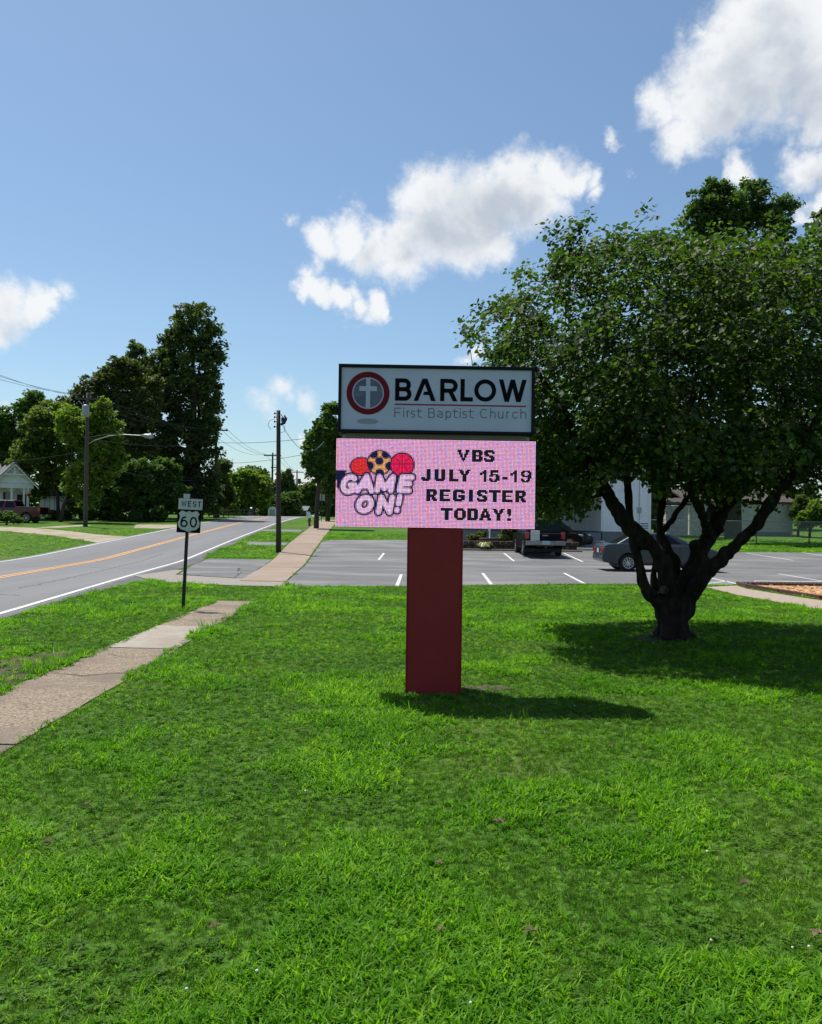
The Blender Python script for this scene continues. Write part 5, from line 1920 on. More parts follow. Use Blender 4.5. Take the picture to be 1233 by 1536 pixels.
far_tree('verge_tree', 'nearer of two dark verge trees just left of the message screen', 'tree', (G(474, 793).x, 69.8, zf(69.8)),
         [(478, 662, 22, 22), (492, 640, 20, 22), (468, 690, 16, 18), (485, 690, 22, 26), (474, 712, 15, 13), (503, 668, 18, 34), (497, 615, 12, 10)], 69.8, 'mid', 330, 16, .62, .16, .19, 5, seed=26, trunk_to=6, depth=.9)
far_tree('verge_tree', 'second dark verge tree partly hidden by the message screen', 'tree', (G(491, 782).x, 88, zf(88)),
         [(500, 690, 22, 24), (492, 715, 20, 22), (512, 720, 22, 26), (497, 735, 14, 12), (515, 680, 22, 30)], 88, 'dark', 240, 16, .8, .2, .22, 4, seed=27, trunk_to=6)
far_tree('broadleaf_tree', 'tall dark tree crown rising above the spreading tree', 'tree', TB(1100, 60),
         [(1100, 318, 40, 34), (1060, 300, 28, 24), (1128, 294, 30, 26), (1170, 318, 28, 26), (1075, 290, 26, 20), (1040, 335, 26, 26), (1080, 345, 44, 34), (1150, 350, 44, 34), (1045, 400, 40, 44), (1110, 430, 70, 60), (1170, 420, 50, 60), (1120, 520, 80, 70), (1060, 500, 60, 60)],
         60, 'mid', 950, 18, .75, .15, .5, 8, seed=28, depth=.85)
far_tree('broadleaf_tree', 'dark tree whose top just shows at the right edge above the spreading tree', 'tree', TB(1262, 64),
         [(1245, 335, 30, 20), (1270, 380, 50, 50), (1260, 450, 60, 70), (1280, 560, 70, 90), (1260, 660, 60, 60)], 64, 'mid', 420, 16, .8, .17, .45, 5, seed=29)
far_tree('broadleaf_tree', 'big dark tree behind the white house roof', 'tree', TB(925, 66),
         [(925, 640, 60, 50), (880, 660, 50, 50), (960, 600, 60, 60), (840, 690, 50, 50), (1000, 660, 50, 60), (985, 720, 28, 50)], 66, 'dark', 420, 16, .9, .2, .5, 5, seed=30)
far_tree('broadleaf_tree', 'dark low tree between the white house and the arched outbuilding', 'tree', TB(985, 63),
         [(984, 745, 15, 40), (990, 715, 18, 30), (980, 775, 12, 20)], 63, 'dark', 130, 16, .6, .16, .2, 3, seed=31)
far_tree('broadleaf_tree', 'dark tree over the roof of the arched outbuilding', 'tree', TB(1120, 84),
         [(1110, 690, 60, 40), (1060, 700, 40, 36), (1170, 700, 40, 44), (1200, 740, 26, 40), (1130, 650, 60, 40)], 84, 'dark', 380, 16, 1.0, .22, .45, 5, seed=32)
far_tree('broadleaf_tree', 'dark slender tree in front of the shaded porch beside the black sport utility', 'tree', (AY(834, 800, 48.9).x, 48.9, zf(48.9) + .3),
         [(838, 700, 26, 22), (820, 725, 18, 22), (808, 690, 22, 26), (855, 715, 20, 14), (812, 755, 10, 18), (850, 735, 22, 20)], 48.9, 'mid', 230, 15, .42, .11, .14, 4, seed=33, trunk_to=4)  # crown extended with added lobes to shade the black hatchback
far_tree('bush', 'sunlit bright green bush behind the fence at the right edge', 'bush', TB(1214, 66),
         [(1214, 776, 16, 16), (1228, 768, 18, 20), (1203, 784, 10, 10), (1245, 775, 20, 20)], 66, 'fresh', 150, 15, .45, .13, .1, 2, seed=34)
far_tree('bush', 'dark evergreen bush against the outbuilding corner', 'bush', TB(1197, 67.3),
         [(1196, 770, 9, 18), (1204, 756, 14, 14)], 67.3, 'dark', 70, 15, .4, .13, .1, 2, seed=35)
for k, (px, py, rx, ry, Y, lb, lf) in enumerate(((239, 770, 12, 12, 79, 'tallest roadside bush, upright and green, just left of the highway sign', 'mid'), (220, 772, 8, 10, 80, 'dark roadside bush directly behind the mailbox', 'mid'),
                                                 (203, 776, 10, 9, 79, 'round clipped roadside bush second from the left', 'mid'), (183, 778, 9, 7, 80, 'small pale bush at the left end of the roadside row', 'olive'))):
    far_tree('bush', lb, 'bush', TB(px, Y), [(px, py, rx, ry), (px + rx * .4, py + ry * .3, rx * .7, ry * .7), (px - rx * .5, py + ry * .2, rx * .6, ry * .7)], Y, lf, 70, 14, .32, .12, .08, 2, seed=40 + k)
far_tree('bush', 'rough dark bush in front of the maroon pickup truck', 'bush', (AY(10, 785, 69).x, 69, zf(69)),
         [(12, 775, 14, 8), (-6, 774, 14, 9), (24, 780, 8, 6)], 69, 'mid', 90, 14, .3, .12, .08, 2, seed=50)
for k, (a, b) in enumerate(((70, 105), (120, 178))):
    far_tree('hedge', ('low dark hedge under the pale green tree', 'long low dark hedge behind the lamp pole')[k], 'hedge', TB((a + b) / 2, 82),
             [(a + (b - a) * (i + .5) / 5, 774, (b - a) / 8, 8) for i in range(5)], 82, 'dark', 120, 14, .4, .14, .06, 1, seed=52 + k)
# shrubs of the planter
far_tree('shrub', 'dark rounded shrub on the planter behind the maroon post', 'shrub', (AY(765, 812, 47.2).x, 47.2, zf(47.2) + .3),
         [(765, 800, 12, 14), (757, 806, 8, 8)], 47.2, 'dark', 60, 14, .25, .09, .05, 2, seed=60)
far_tree('shrub', 'low rusty-leaved shrub at the back of the planter', 'shrub', (AY(712, 812, 47.4).x, 47.4, zf(47.4) + .3),
         [(712, 806, 12, 5), (722, 803, 8, 6)], 47.4, 'bronze', 50, 14, .2, .08, .04, 1, seed=61)
# pale tufted ornamental grass
og_p = AY(727, 826, 45.4)
og = thing('ornamental_grass', 'pale variegated tuft of ornamental grass by the stone planter', 'plant', (og_p.x, 45.35, zf(45.35)))
rng = np.random.default_rng(5)
Vv = []
for i in range(260):
    a = rng.uniform(0, 6.283)
    l = rng.uniform(.35, .62)
    sp_ = rng.uniform(.2, .75)
    w = .012
    d = np.array([math.cos(a), math.sin(a), 0])
    n = np.array([-math.sin(a), math.cos(a), 0])
    pr = np.zeros(3)
    p = [pr, d * sp_ * .25 * l + np.array([0, 0, l * .6]), d * sp_ * .8 * l + np.array([0, 0, l * .75]), d * sp_ * 1.25 * l + np.array([0, 0, l * .5])]
    for q0, q1 in zip(p[:-1], p[1:]):
        Vv += [q0 - n * w, q0 + n * w, q1 + n * w, q1 - n * w]
Vv = np.array(Vv)
npmesh('blade', Vv, np.arange(len(Vv)).reshape(-1, 4), leaf_mat('variegated_blade', (.22, .30, .10), (.42, .45, .22), (.6, .58, .35), transl=.3), og, attrs={'rnd': ('FLOAT', np.repeat(rng.uniform(0, 1, len(Vv) // 4), 4))}, kind='stuff')

# woods that close the view behind everything
rng = np.random.default_rng(77)
bl = []
for i in range(150):
    x = -230 + 480 * i / 149 + rng.uniform(-2, 2)
    y = 215 + rng.uniform(-12, 25) + abs(x) * .1
    h = 7.5 + 2.5 * math.sin(i * .7) + rng.uniform(-1.2, 1.8)
    bl.append((x, y, zf(y) + h * .5, 3.5, 3.0, h * .55))
V, tone = crown(bl, 7000, 13, 1.5, .75, rng, hollow=.2)
npmesh('distant_woods', V, np.arange(len(V)).reshape(-1, 4), LM['mid'], attrs={'rnd': ('FLOAT', tone)}, kind='stuff', label='continuous band of distant woods along the skyline')

# ------------------------------------------------------------------ the spreading tree by the sign
TX, TY = 4.08, 13.3
redbud = thing('spreading_tree', 'wide low many-stemmed tree with heart-shaped leaves shading the lawn', 'tree', (TX, TY, 0))
rnd = random.Random(21)


def RB(cx, cy, off=0.0):
    """a point of the tree from the enlargement of its stems"""
    p = AY(880 + cx / 3.493, 700 + cy / 3.493, TY + off)
    return Vector((p.x - TX, p.y - TY, p.z))


def RP(px, py, off=0.0):
    p = AY(px, py, TY + off)
    return Vector((p.x - TX, p.y - TY, p.z))


# (points, radii) traced stems
stems = [
    ([RB(462, 925, 0), RB(458, 880, 0), RB(455, 820, 0), RB(450, 740, 0), RB(448, 680, 0)], [.30, .25, .225, .245, .25]),
    # left thin stem bowing out
    ([RB(440, 860, -.03), RB(400, 740, -.10), RB(335, 680, -.16), RB(295, 610, -.22), RB(275, 510, -.25), RB(250, 400, -.25), RB(232, 300, -.22), RB(222, 200, -.1), RB(215, 80, .1), RB(205, -20, .2), RP(945, 640, .3), RP(950, 570, .4), RP(965, 500, .5)],
     [.17, .15, .115, .095, .085, .085, .08, .075, .07, .065, .055, .04, .025]),
    # big diagonal limb to the left
    ([RB(455, 820, 0), RB(450, 700, -.05), RB(425, 600, -.15), RB(385, 470, -.25), RB(290, 375, -.35), RB(205, 290, -.45), RB(125, 170, -.55), RB(60, 60, -.65), RB(10, -20, -.75), RP(862, 655, -.85), RP(835, 600, -.95), RP(800, 550, -1.0)],
     [.2, .19, .17, .15, .14, .13, .12, .105, .09, .075, .05, .03]),
    # small inner stem
    ([RB(365, 650, .1), RB(350, 560, .15), RB(362, 480, .25), RB(345, 420, .3)], [.07, .055, .05, .045]),
    # middle stem
    ([RB(470, 700, .15), RB(470, 580, .25), RB(430, 450, .4), RB(385, 350, .55), RB(388, 230, .7), RB(405, 100, .8), RB(400, 0, .9), RP(992, 640, 1.0), RP(1000, 560, 1.1), RP(990, 470, 1.2)],
     [.13, .11, .09, .075, .07, .065, .06, .055, .04, .025]),
    ([RB(388, 345, .55), RB(440, 290, .5), RB(495, 205, .4), RB(560, 115, .3), RB(600, 20, .3), RP(1065, 650, .3)], [.055, .05, .042, .035, .03, .02]),
    # right limb one
    ([RB(465, 830, .0), RB(480, 720, .0), RB(520, 610, .05), RB(575, 490, .15), RB(640, 370, .25), RB(700, 250, .35), RB(770, 160, .5), RB(880, 85, .7), RB(985, 20, .9), RP(1190, 660, 1.1), RP(1220, 600, 1.3)],
     [.2, .2, .18, .16, .15, .145, .13, .11, .09, .07, .04]),
    ([RB(715, 200, .35), RB(650, 130, .1), RB(565, 85, -.15), RB(490, 40, -.4), RB(430, -20, -.6), RP(985, 650, -.9), RP(960, 590, -1.1)], [.1, .085, .075, .065, .055, .04, .025]),
    ([RB(760, 165, .5), RB(800, 40, .6), RP(1120, 670, .8), RP(1125, 600, .9), RP(1110, 500, 1.0), RP(1105, 420, 1.1)], [.09, .08, .07, .055, .04, .02]),
    # right limb two, low and long
    ([RB(470, 850, -.03), RB(505, 760, -.1), RB(560, 660, -.22), RB(620, 575, -.4), RB(700, 490, -.55), RB(800, 395, -.75), RB(880, 310, -.9), RB(940, 220, -1.0), RB(1010, 120, -1.1), RB(1070, 50, -1.2), RP(1205, 660, -1.4), RP(1240, 590, -1.6), RP(1260, 500, -1.7)],
     [.18, .17, .15, .135, .125, .115, .105, .095, .085, .08, .06, .045, .025]),
    ([RB(600, 540, .2), RB(560, 420, .0), RB(570, 400, -.1), RB(590, 385, -.1)], [.08, .05, .03, .02]),
    # limb towards the viewer and limb away
    ([RB(640, 370, .25), RB(600, 230, -.5), RB(540, 110, -1.2), RP(1030, 650, -1.9), RP(1045, 560, -2.2)], [.07, .06, .05, .04, .025]),
    ([RB(405, 100, .8), RB(470, 20, 1.3), RP(1030, 660, 1.7), RP(1050, 600, 2.1), RP(1060, 520, 2.5)], [.055, .05, .045, .035, .025]),
    ([RP(862, 655, -.85), RP(820, 690, -.9), RP(780, 720, -.8)], [.05, .035, .02]),
]
NP_, NPar, NR = [], [], []


def add_node(p, par, r):
    NP_.append(p)
    NPar.append(par)
    NR.append(r)
    return len(NP_) - 1


trunk_mb = MB()
for pts, rad in stems:
    # smooth the traced line
    fine, fr_ = [], []
    for i in range(len(pts) - 1):
        p0, p1, p2, p3 = pts[max(i - 1, 0)], pts[i], pts[i + 1], pts[min(i + 2, len(pts) - 1)]
        for k in range(4):
            t = k / 4
            q = 0.5 * ((2 * p1) + (-p0 + p2) * t + (2 * p0 - 5 * p1 + 4 * p2 - p3) * t * t + (-p0 + 3 * p1 - 3 * p2 + p3) * t ** 3)
            fine.append(q)
            fr_.append(rad[i] + (rad[i + 1] - rad[i]) * t)
    fine.append(pts[-1])
    fr_.append(rad[-1])
    for i in range(1, len(fine)):
        w = fr_[i] * .05
        fine[i] = fine[i] + Vector((rnd.uniform(-w, w), rnd.uniform(-w, w), rnd.uniform(-w, w)))
    fr_ = [r * (.78 if len(pts) > 5 else 1) for r in fr_]
    trunk_mb.tube(fine, fr_, 12)
    prev = -1
    for p, r in zip(fine, fr_):
        prev = add_node(p, prev, r)
# fuse the stems into one body, then gnarl the bark
_tmp = obj('trunk_raw', trunk_mb, M['bark'], None)
_rm = _tmp.modifiers.new('fuse', 'REMESH')
_rm.mode = 'VOXEL'
_rm.voxel_size = .022
_dg = bpy.context.evaluated_depsgraph_get()
_me = bpy.data.meshes.new_from_object(_tmp.evaluated_get(_dg))
bpy.data.objects.remove(_tmp)
_n = len(_me.vertices)
_co = np.empty(_n * 3, np.float32)
_no = np.empty(_n * 3, np.float32)
_me.vertices.foreach_get('co', _co)
_me.vertices.foreach_get('normal', _no)
_co, _no = _co.reshape(-1, 3), _no.reshape(-1, 3)
_out = _co.copy()
for i in range(_n):
    v = Vector(_co[i])
    s_ = Vector((v.x * 9, v.y * 9, v.z * 2.6))
    k = abs(mnoise.noise(s_)) * .06 + mnoise.noise(v * 3.2) * .045 + mnoise.noise(v * 22) * .006 - .008
    k *= min(1.0, .35 + max(0.0, 2.6 - v.z) * .45)
    f = max(0, .34 - v.z)
    k += f * f * (.4 + .6 * math.sin(math.atan2(v.y, v.x) * 5 + 1.2))
    _out[i] += _no[i] * k
_me.vertices.foreach_set('co', _out.ravel())
_me.materials.clear()
_me.materials.append(M['bark'])
_me.shade_smooth()
_me.update()
_me.name = 'trunk'
tro = bpy.data.objects.new('trunk', _me)
COL.objects.link(tro)
tro.parent = redbud
print('trunk verts', _n)
# sawn-off stub facing the viewer, and knots
stub = MB().tube([RB(410, 650, -.15), RB(404, 645, -.33)], [.085, .075], 12)
obj('sawn_stub', stub, M['bark'], redbud, smooth=False)
obj('stub_face', MB().lathe([(0, 0), (.05, 0), (.066, .004)], c=tuple(RB(404, 645, -.337)), n=14, axis='y'), M['wood_grey'], redbud)
kn = MB()
for (a, b, o, r) in ((572, 408, .0, .085), (470, 610, -.22, .07), (360, 668, -.3, .06), (700, 330, .15, .07)):
    c = RB(a, b, o)
    kn.lathe([(0, -r), (r * .75, -r * .6), (r, 0), (r * .75, r * .6), (0, r)], c=tuple(c), n=9)
obj('knot', kn, M['bark'], redbud, smooth=True)

crown_poly = [(690, 494), (712, 462), (752, 458), (785, 412), (815, 408), (842, 382), (858, 372), (892, 362), (945, 342), (985, 356), (1010, 350), (1060, 368), (1120, 362), (1190, 362), (1233, 340), (1300, 370),
              (1370, 470), (1385, 620), (1340, 745), (1290, 780), (1233, 745), (1195, 706), (1150, 700), (1105, 745), (1060, 742), (1020, 715), (985, 700), (955, 712), (915, 705), (895, 735), (862, 768), (838, 772), (815, 790), (796, 785), (760, 760), (725, 640), (700, 545)]


def proj(p):
    d = p - Vector((0, 0, EYE))
    f = d.dot(_f)
    return 616.5 + FPX * d.dot(_r) / f, 768 - FPX * d.dot(_u) / f


tips = []
ec, er = Vector((4.62, 13.35, 3.75)), Vector((4.15, 3.35, 3.25))
tries = 0
while len(tips) < 2900 and tries < 60000:
    tries += 1
    p = Vector((rnd.uniform(-1, 1), rnd.uniform(-1, 1), rnd.uniform(-1, 1)))
    if p.length > 1 or (p.length < .72 and rnd.random() < .30):
        continue
    q = Vector((ec.x + p.x * er.x, ec.y + p.y * er.y, ec.z + p.z * er.z))
    px, py = proj(q)
    if not in_poly(px, py, crown_poly) and not (rnd.random() < .06 and in_poly(px + rnd.uniform(-22, 22), py + 24, crown_poly)):
        continue
    if q.z < 1.9:
        continue
    if mnoise.noise(q * 1.35) < (-.16 if p.length > .74 else -.5):               # gaps between the boughs
        continue
    if 900 < px < 1200 and py > 670 and rnd.random() < .25 * min(1, (py - 670) / 60):
        continue
    tips.append(q - Vector((TX, TY, 0)))
for (px, py) in ((835, 352), (850, 345), (872, 335), (862, 362), (842, 365), (868, 350), (828, 344), (880, 330), (855, 385), (858, 378)):
    tips.append(RP(px, py, rnd.uniform(-.6, -.4)))
for (px, py) in ((700, 492), (712, 485), (722, 470), (705, 502), (738, 463), (760, 458), (781, 410), (790, 408), (800, 405)):
    tips.append(RP(px, py, rnd.uniform(-.5, .5)))
for _ in range(230):
    px = rnd.uniform(890, 1225)
    py = rnd.uniform(660, 712 + (20 if 985 < px < 1190 else 0) + 45 * mnoise.noise(Vector((px * .03, 0, 0))))
    tips.append(RP(px, py, rnd.uniform(-1.2, 2.6)))
for _ in range(40):
    px, py = rnd.uniform(800, 870), rnd.uniform(700, 770)
    tips.append(RP(px, py, rnd.uniform(-1.0, .8)))
P0 = np.array([tuple(p) for p in NP_])
dist0 = [float(np.min(np.linalg.norm(P0 - np.array(tuple(t)), axis=1))) for t in tips]
order = sorted(range(len(tips)), key=lambda i: dist0[i])
arr = np.zeros((len(NP_) + 4 * len(tips) + 10, 3))
arr[:len(NP_)] = P0
rad_ok = np.array([1.0 if z > 1.5 else 0 for z in arr[:, 2]])
cnt = len(NP_)
n_stem = cnt
seg_nodes = []
for i in order:
    t = tips[i]
    tv = np.array(tuple(t))
    dd = arr[:cnt] - tv
    d = np.sqrt((dd ** 2).sum(1)) + .55 * np.maximum(0, arr[:cnt, 2] - tv[2] + .1)      # twigs prefer to climb
    j = int(np.argmin(d))
    a = Vector(arr[j])
    n = max(1, min(4, int((t - a).length / .28)))
    par = j
    side = Vector((rnd.uniform(-1, 1), rnd.uniform(-1, 1), rnd.uniform(.0, .8))) * .12 * (t - a).length
    for k in range(1, n + 1):
        f = k / n
        q = a.lerp(t, f) + side * math.sin(math.pi * f)
        par = add_node(q, par, .0)
        arr[cnt] = tuple(q)
        cnt += 1
# thickness of the twigs from what they carry
acc = [0.0] * len(NP_)
for i in range(len(NP_) - 1, n_stem - 1, -1):
    r = max(acc[i], .0045 ** 2.3)
    NR[i] = min(r ** (1 / 2.3), .05)
    acc[NPar[i]] += r
mb = MB()
for i in range(n_stem, len(NP_)):
    p = NPar[i]
    r0 = NR[i] * 1.15 if p < n_stem else NR[p]
    r0 = min(r0, NR[i] * 1.6)
    mb.tube([NP_[p], NP_[i]], [r0, NR[i]], 5 if NR[i] > .012 else 3, caps=False)
obj('branch', mb, M['bark'], redbud, smooth=True, kind='stuff', fix=False)
# leaves
rng = np.random.default_rng(31)
tipa = np.array([tuple(NP_[i]) for i in range(n_stem, len(NP_))])
per = 24
C = np.repeat(tipa, per, 0)
n = len(C)
off = rand_dirs(n, rng) * (rng.uniform(0, 1, (n, 1)) ** .5) * .27
off[:, 2] *= .75
Pp = C + off
wp_ = Pp + np.array([TX, TY, 0])
keep = np.ones(n, bool)
keep &= wp_[:, 2] > 1.55
Pp, wp_ = Pp[keep], wp_[keep]
n = len(Pp)
tocam = np.array([0, 0, EYE]) - wp_
outw = Pp - np.array([ec.x - TX, 0, ec.z - .9])
outw /= np.linalg.norm(outw, axis=1, keepdims=True) + 1e-9
nrm = rand_dirs(n, rng) * .75 + outw * .35 + np.array([0, 0, .75])
nrm /= np.linalg.norm(nrm, axis=1, keepdims=True)
hang = outw * .6 + rand_dirs(n, rng) * .7 + np.array([0, 0, -.75])     # tips hang outward and down
hang -= nrm * (hang * nrm).sum(1, keepdims=True)
hang /= np.linalg.norm(hang, axis=1, keepdims=True) + 1e-9
sd_ = np.cross(nrm, hang)
s = (rng.uniform(.045, .092, n) * 1.0)[:, None]
shape = [(0, .10, 0), (-.32, -.02, .10), (-.52, .32, .14), (-.30, .72, .09), (0, 1.0, -.05), (.30, .72, .09), (.52, .32, .14), (.32, -.02, .10)]
VV = np.stack([Pp + sd_ * s * a + hang * s * b + nrm * s * c for a, b, c in shape], 1)
base = (np.arange(n) * 8)[:, None]
F1 = base + np.array([[0, 1, 2, 3]])
F1b = base + np.array([[0, 3, 4, 4]])
tri = []
q1 = np.concatenate([base + np.array([[0, 1, 2, 3]]), base + np.array([[0, 5, 6, 7]])], 0)
t1 = np.concatenate([base + np.array([[0, 3, 4]]), base + np.array([[0, 4, 5]])], 0)
V = VV.reshape(-1, 3)
me = bpy.data.meshes.new('crown')
me.vertices.add(len(V))
me.vertices.foreach_set('co', V.astype(np.float32).ravel())
loops = np.concatenate([q1.ravel(), t1.ravel()]).astype(np.int32)
me.loops.add(len(loops))
me.loops.foreach_set('vertex_index', loops)
starts = np.concatenate([np.arange(len(q1)) * 4, len(q1) * 4 + np.arange(len(t1)) * 3]).astype(np.int32)
me.polygons.add(len(starts))
me.polygons.foreach_set('loop_start', starts)
me.update(calc_edges=True)
at_ = me.attributes.new('rnd', 'FLOAT', 'POINT')
tone = np.clip(rng.normal(.42, .2, n) + (rng.random(n) < .03) * .6, 0, 1)
at_.data.foreach_set('value', np.repeat(tone, 8).astype(np.float32))
me.materials.append(leaf_mat('heart_leaf', (.022, .043, .012), (.042, .076, .019), (.13, .19, .036), transl=.42, rough=.55, spec=.2, scale=1.3, tcol=(1.5, 1.8, .45)))
me.shade_smooth()
co = bpy.data.objects.new('crown', me)
COL.objects.link(co)
co.parent = redbud
co['kind'] = 'stuff'
print('redbud leaves', n, 'tips', len(tips))

# ------------------------------------------------------------------ grass of the near lawn
def blade_mat(name, ca, cb, cc, transl=.4, scale=1.2, rough=.5):
    return leaf_mat(name, ca, cb, cc, transl=transl, rough=rough, spec=.12, scale=scale, blade=True, tcol=(1.5, 1.6, .4))


bm_crab = blade_mat('crabgrass_blade', (.052, .158, .009), (.098, .258, .012), (.205, .385, .022), transl=.46, scale=.8)
bm_turf = blade_mat('turf_blade', (.034, .092, .010), (.056, .136, .013), (.11, .20, .026), transl=.42, scale=.8)
bm_clov = blade_mat('clover_leaf', (.050, .125, .012), (.075, .17, .016), (.12, .22, .026), transl=.4, scale=1.5)
bm_dry = blade_mat('dry_blade', (.20, .18, .07), (.28, .24, .10), (.36, .31, .16), transl=.3, scale=1.5)
tufts = bpy.data.collections.new('grass_tufts')


def tuft(name, n, hmin, hmax, wmin, wmax, spread, flop, mat_, seed, segs=3):
    rng = np.random.default_rng(seed)
    V, F = [], []
    for _ in range(n):
        a = rng.uniform(0, 6.283)
        h = rng.uniform(hmin, hmax)
        w = rng.uniform(wmin, wmax)
        fl = rng.uniform(.25, 1) * flop
        d = np.array([math.cos(a), math.sin(a), 0])
        r = rng.uniform(0, spread)
        b = rng.uniform(0, 6.283)
        o = np.array([math.cos(b), math.sin(b), 0]) * r
        tw = rng.uniform(-.5, .5)
        sdv = np.array([-math.sin(a + tw), math.cos(a + tw), 0])
        base = len(V)
        for k in range(segs + 1):
            t = k / segs
            ww = w * (1 - t ** 2.2) * .5 * (1 if k else .8)
            c = o + d * h * fl * t ** 1.6 + np.array([0, 0, h * (t - .42 * fl * t * t)])
            if k < segs:
                V += [tuple(c - sdv * ww), tuple(c + sdv * ww)]
            else:
                V.append(tuple(c))
        for k in range(segs - 1):
            q = base + 2 * k
            F.append((q, q + 1, q + 3, q + 2))
        q = base + 2 * (segs - 1)
        F.append((q, q + 1, q + 2))
    me = bpy.data.meshes.new(name)
    me.from_pydata(V, [], F)
    me.materials.append(mat_)
    o = bpy.data.objects.new(name, me)
    tufts.objects.link(o)
    return o


def clover(name, n, seed):
    rng = np.random.default_rng(seed)
    mb = MB()
    for _ in range(n):
        c = Vector((rng.uniform(-.035, .035), rng.uniform(-.035, .035), rng.uniform(.018, .042)))
        a0 = rng.uniform(0, 6.28)
        s = rng.uniform(.006, .010)
        for k in range(3):
            a = a0 + 2.094 * k
            d, e = Vector((math.cos(a), math.sin(a), .15)), Vector((-math.sin(a), math.cos(a), 0))
            mb.add([c, c + d * s - e * s * .8, c + d * s * 2, c + d * s + e * s * .8], [(0, 1, 2, 3)])
    me = bpy.data.meshes.new(name)
    me.from_pydata(mb.v, [], mb.f)
    me.materials.append(bm_clov)
    o = bpy.data.objects.new(name, me)
    tufts.objects.link(o)


# named so that the collection sorts them: index 0..8
for i in range(3):
    tuft(f'a_crabgrass_{i}', 8, .03, .07, .007, .012, .026, 1.4, bm_crab, 100 + i)
for i in range(3):
    tuft(f'b_turf_{i}', 16, .028, .058, .0026, .005, .036, .8, bm_turf, 110 + i, 2)
clover('c_clover_0', 9, 120)
tuft('d_tall_0', 6, .09, .19, .005, .009, .02, .9, bm_crab, 130, 4)
tuft('e_dry_0', 9, .02, .05, .0025, .005, .04, 1.2, bm_dry, 140, 2)


def vnoise(x, y, s, seed=0):
    """smooth value noise on arrays"""
    x, y = x * s + seed * 17.3, y * s + seed * 9.1
    xi, yi = np.floor(x).astype(int), np.floor(y).astype(int)
    xf, yf = x - xi, y - yi
    xf, yf = xf * xf * (3 - 2 * xf), yf * yf * (3 - 2 * yf)

    def h(a, b):
        v = np.sin(a * 127.1 + b * 311.7 + seed * 74.7) * 43758.5453
        return v - np.floor(v)
    return (h(xi, yi) * (1 - xf) + h(xi + 1, yi) * xf) * (1 - yf) + (h(xi, yi + 1) * (1 - xf) + h(xi + 1, yi + 1) * xf) * yf


def poly_mask(x, y, poly):
    c = np.zeros(x.shape, bool)
    n = len(poly)
    j = n - 1
    for i in range(n):
        xi, yi = poly[i]
        xj, yj = poly[j]
        if yi != yj:
            c ^= ((yi > y) != (yj > y)) & (x < (xj - xi) * (y - yi) / (yj - yi) + xi)
        j = i
    return c


rng = np.random.default_rng(99)
XS, YS_ = [], []
y = 1.2
while y < 62:
    dy = .1 if y < 8 else .25 if y < 20 else .5
    dens = 7200 * max(y, 2.2) ** -1.18
    if y > 27:
        dens *= .55
    w0, w1 = -.56 * y - 5.0, .56 * y + 5.0
    if y > 30:
        w0, w1 = -.52 * y, .52 * y
    n = int((w1 - w0) * dy * dens)
    XS.append(rng.uniform(w0, w1, n))
    YS_.append(rng.uniform(y, y + dy, n))
    y += dy
X_, Y_ = np.concatenate(XS), np.concatenate(YS_)
jit = .035
swl_ = np.interp(Y_, [-2, 6.3, 8.5, 13, 18.5], [-4.02, -4.05, -4.06, -4.10, -4.16])
swr_ = np.interp(Y_, [-2, 4.5, 6.3, 8.3, 11.5, 15, 18.6], [-2.75, -2.92, -3.0, -3.02, -3.12, -3.25, -3.29])
rl = np.interp(Y_, _yy, _xx)
off_ = np.interp(Y_, _sy, _sw, left=.24, right=.3)
wob = (vnoise(X_, Y_, 1.6, 3) - .5) * .22 + (vnoise(X_, Y_, 6, 4) - .5) * .08
ok = np.ones(X_.shape, bool)
ok &= ~((X_ > swl_ + .05 + wob) & (X_ < swr_ - .05 + wob) & (Y_ < 18.47 + wob))
ok &= ~((X_ > rl - 7.0) & (X_ < rl + off_ - .02 + wob))
ok &= ~poly_mask(X_ + wob * .6, Y_ + wob, lot_poly)
ok &= ~poly_mask(X_, Y_, path_poly)
ok &= ~poly_mask(X_, Y_, mpoly)
s2l_ = np.interp(Y_, [22.3, 24.5, 49.4, 73.8, 95], [-4.55, -4.88, -7.0, -8.6, -9.9])
s2r_ = np.interp(Y_, [22.3, 24.3, 45, 61, 95], [-3.35, -3.53, -5.0, -6.0, -8.0])
ok &= ~((Y_ > 24.3) & (X_ > s2l_ + wob * .5) & (X_ < s2r_ + wob * .5))
for pl_ in ([(-8.75, 37.2), (-8.45, 33.5), (-7.75, 29.5), (-7.3, 26.9), (-5.2, 25.5), (-4.95, 25.8), (-5.5, 31), (-6.0, 37.0)],
            [(-8.4, 26.0), (-7.55, 24.6), (-6.6, 23.4), (-4.6, 22.7), (-3.3, 22.6), (-3.5, 24.4), (-4.85, 24.5), (-4.93, 25.7), (-8.1, 29.2)],
            [(-9.6, 50.4), (-9.1, 47.4), (-6.95, 46.6), (-7.05, 49.8)], [(-8.9, 37.3), (-5.5, 37.3), (-3.4, 24), (-9, 25.5)],
            [(lx(47.5), 47.5), (lx(54), 54), (-20.6, 56.0), (-24.0, 60.0), (-28.5, 64.3), (-34, 66), (-50, 67), (-50, 62.2), (-34.0, 62.0), (-27.5, 58.5), (-22.5, 54.0)]):
    ok &= ~poly_mask(X_, Y_, pl_)
ok &= ~((Y_ > 44.9) & (X_ > 2.2) & (X_ < 14.2) & (Y_ < 62))
ok &= ~((X_ < rl - 6.9) & (rng.random(X_.shape) < .6))
ok &= ~((X_ > -.04) & (X_ < .54) & (Y_ > 8.7) & (Y_ < 9.2))
bare = poly_mask(X_, Y_, dirt_poly) | poly_mask(X_, Y_, ts)
ok &= ~(bare & (rng.random(X_.shape) < .6))
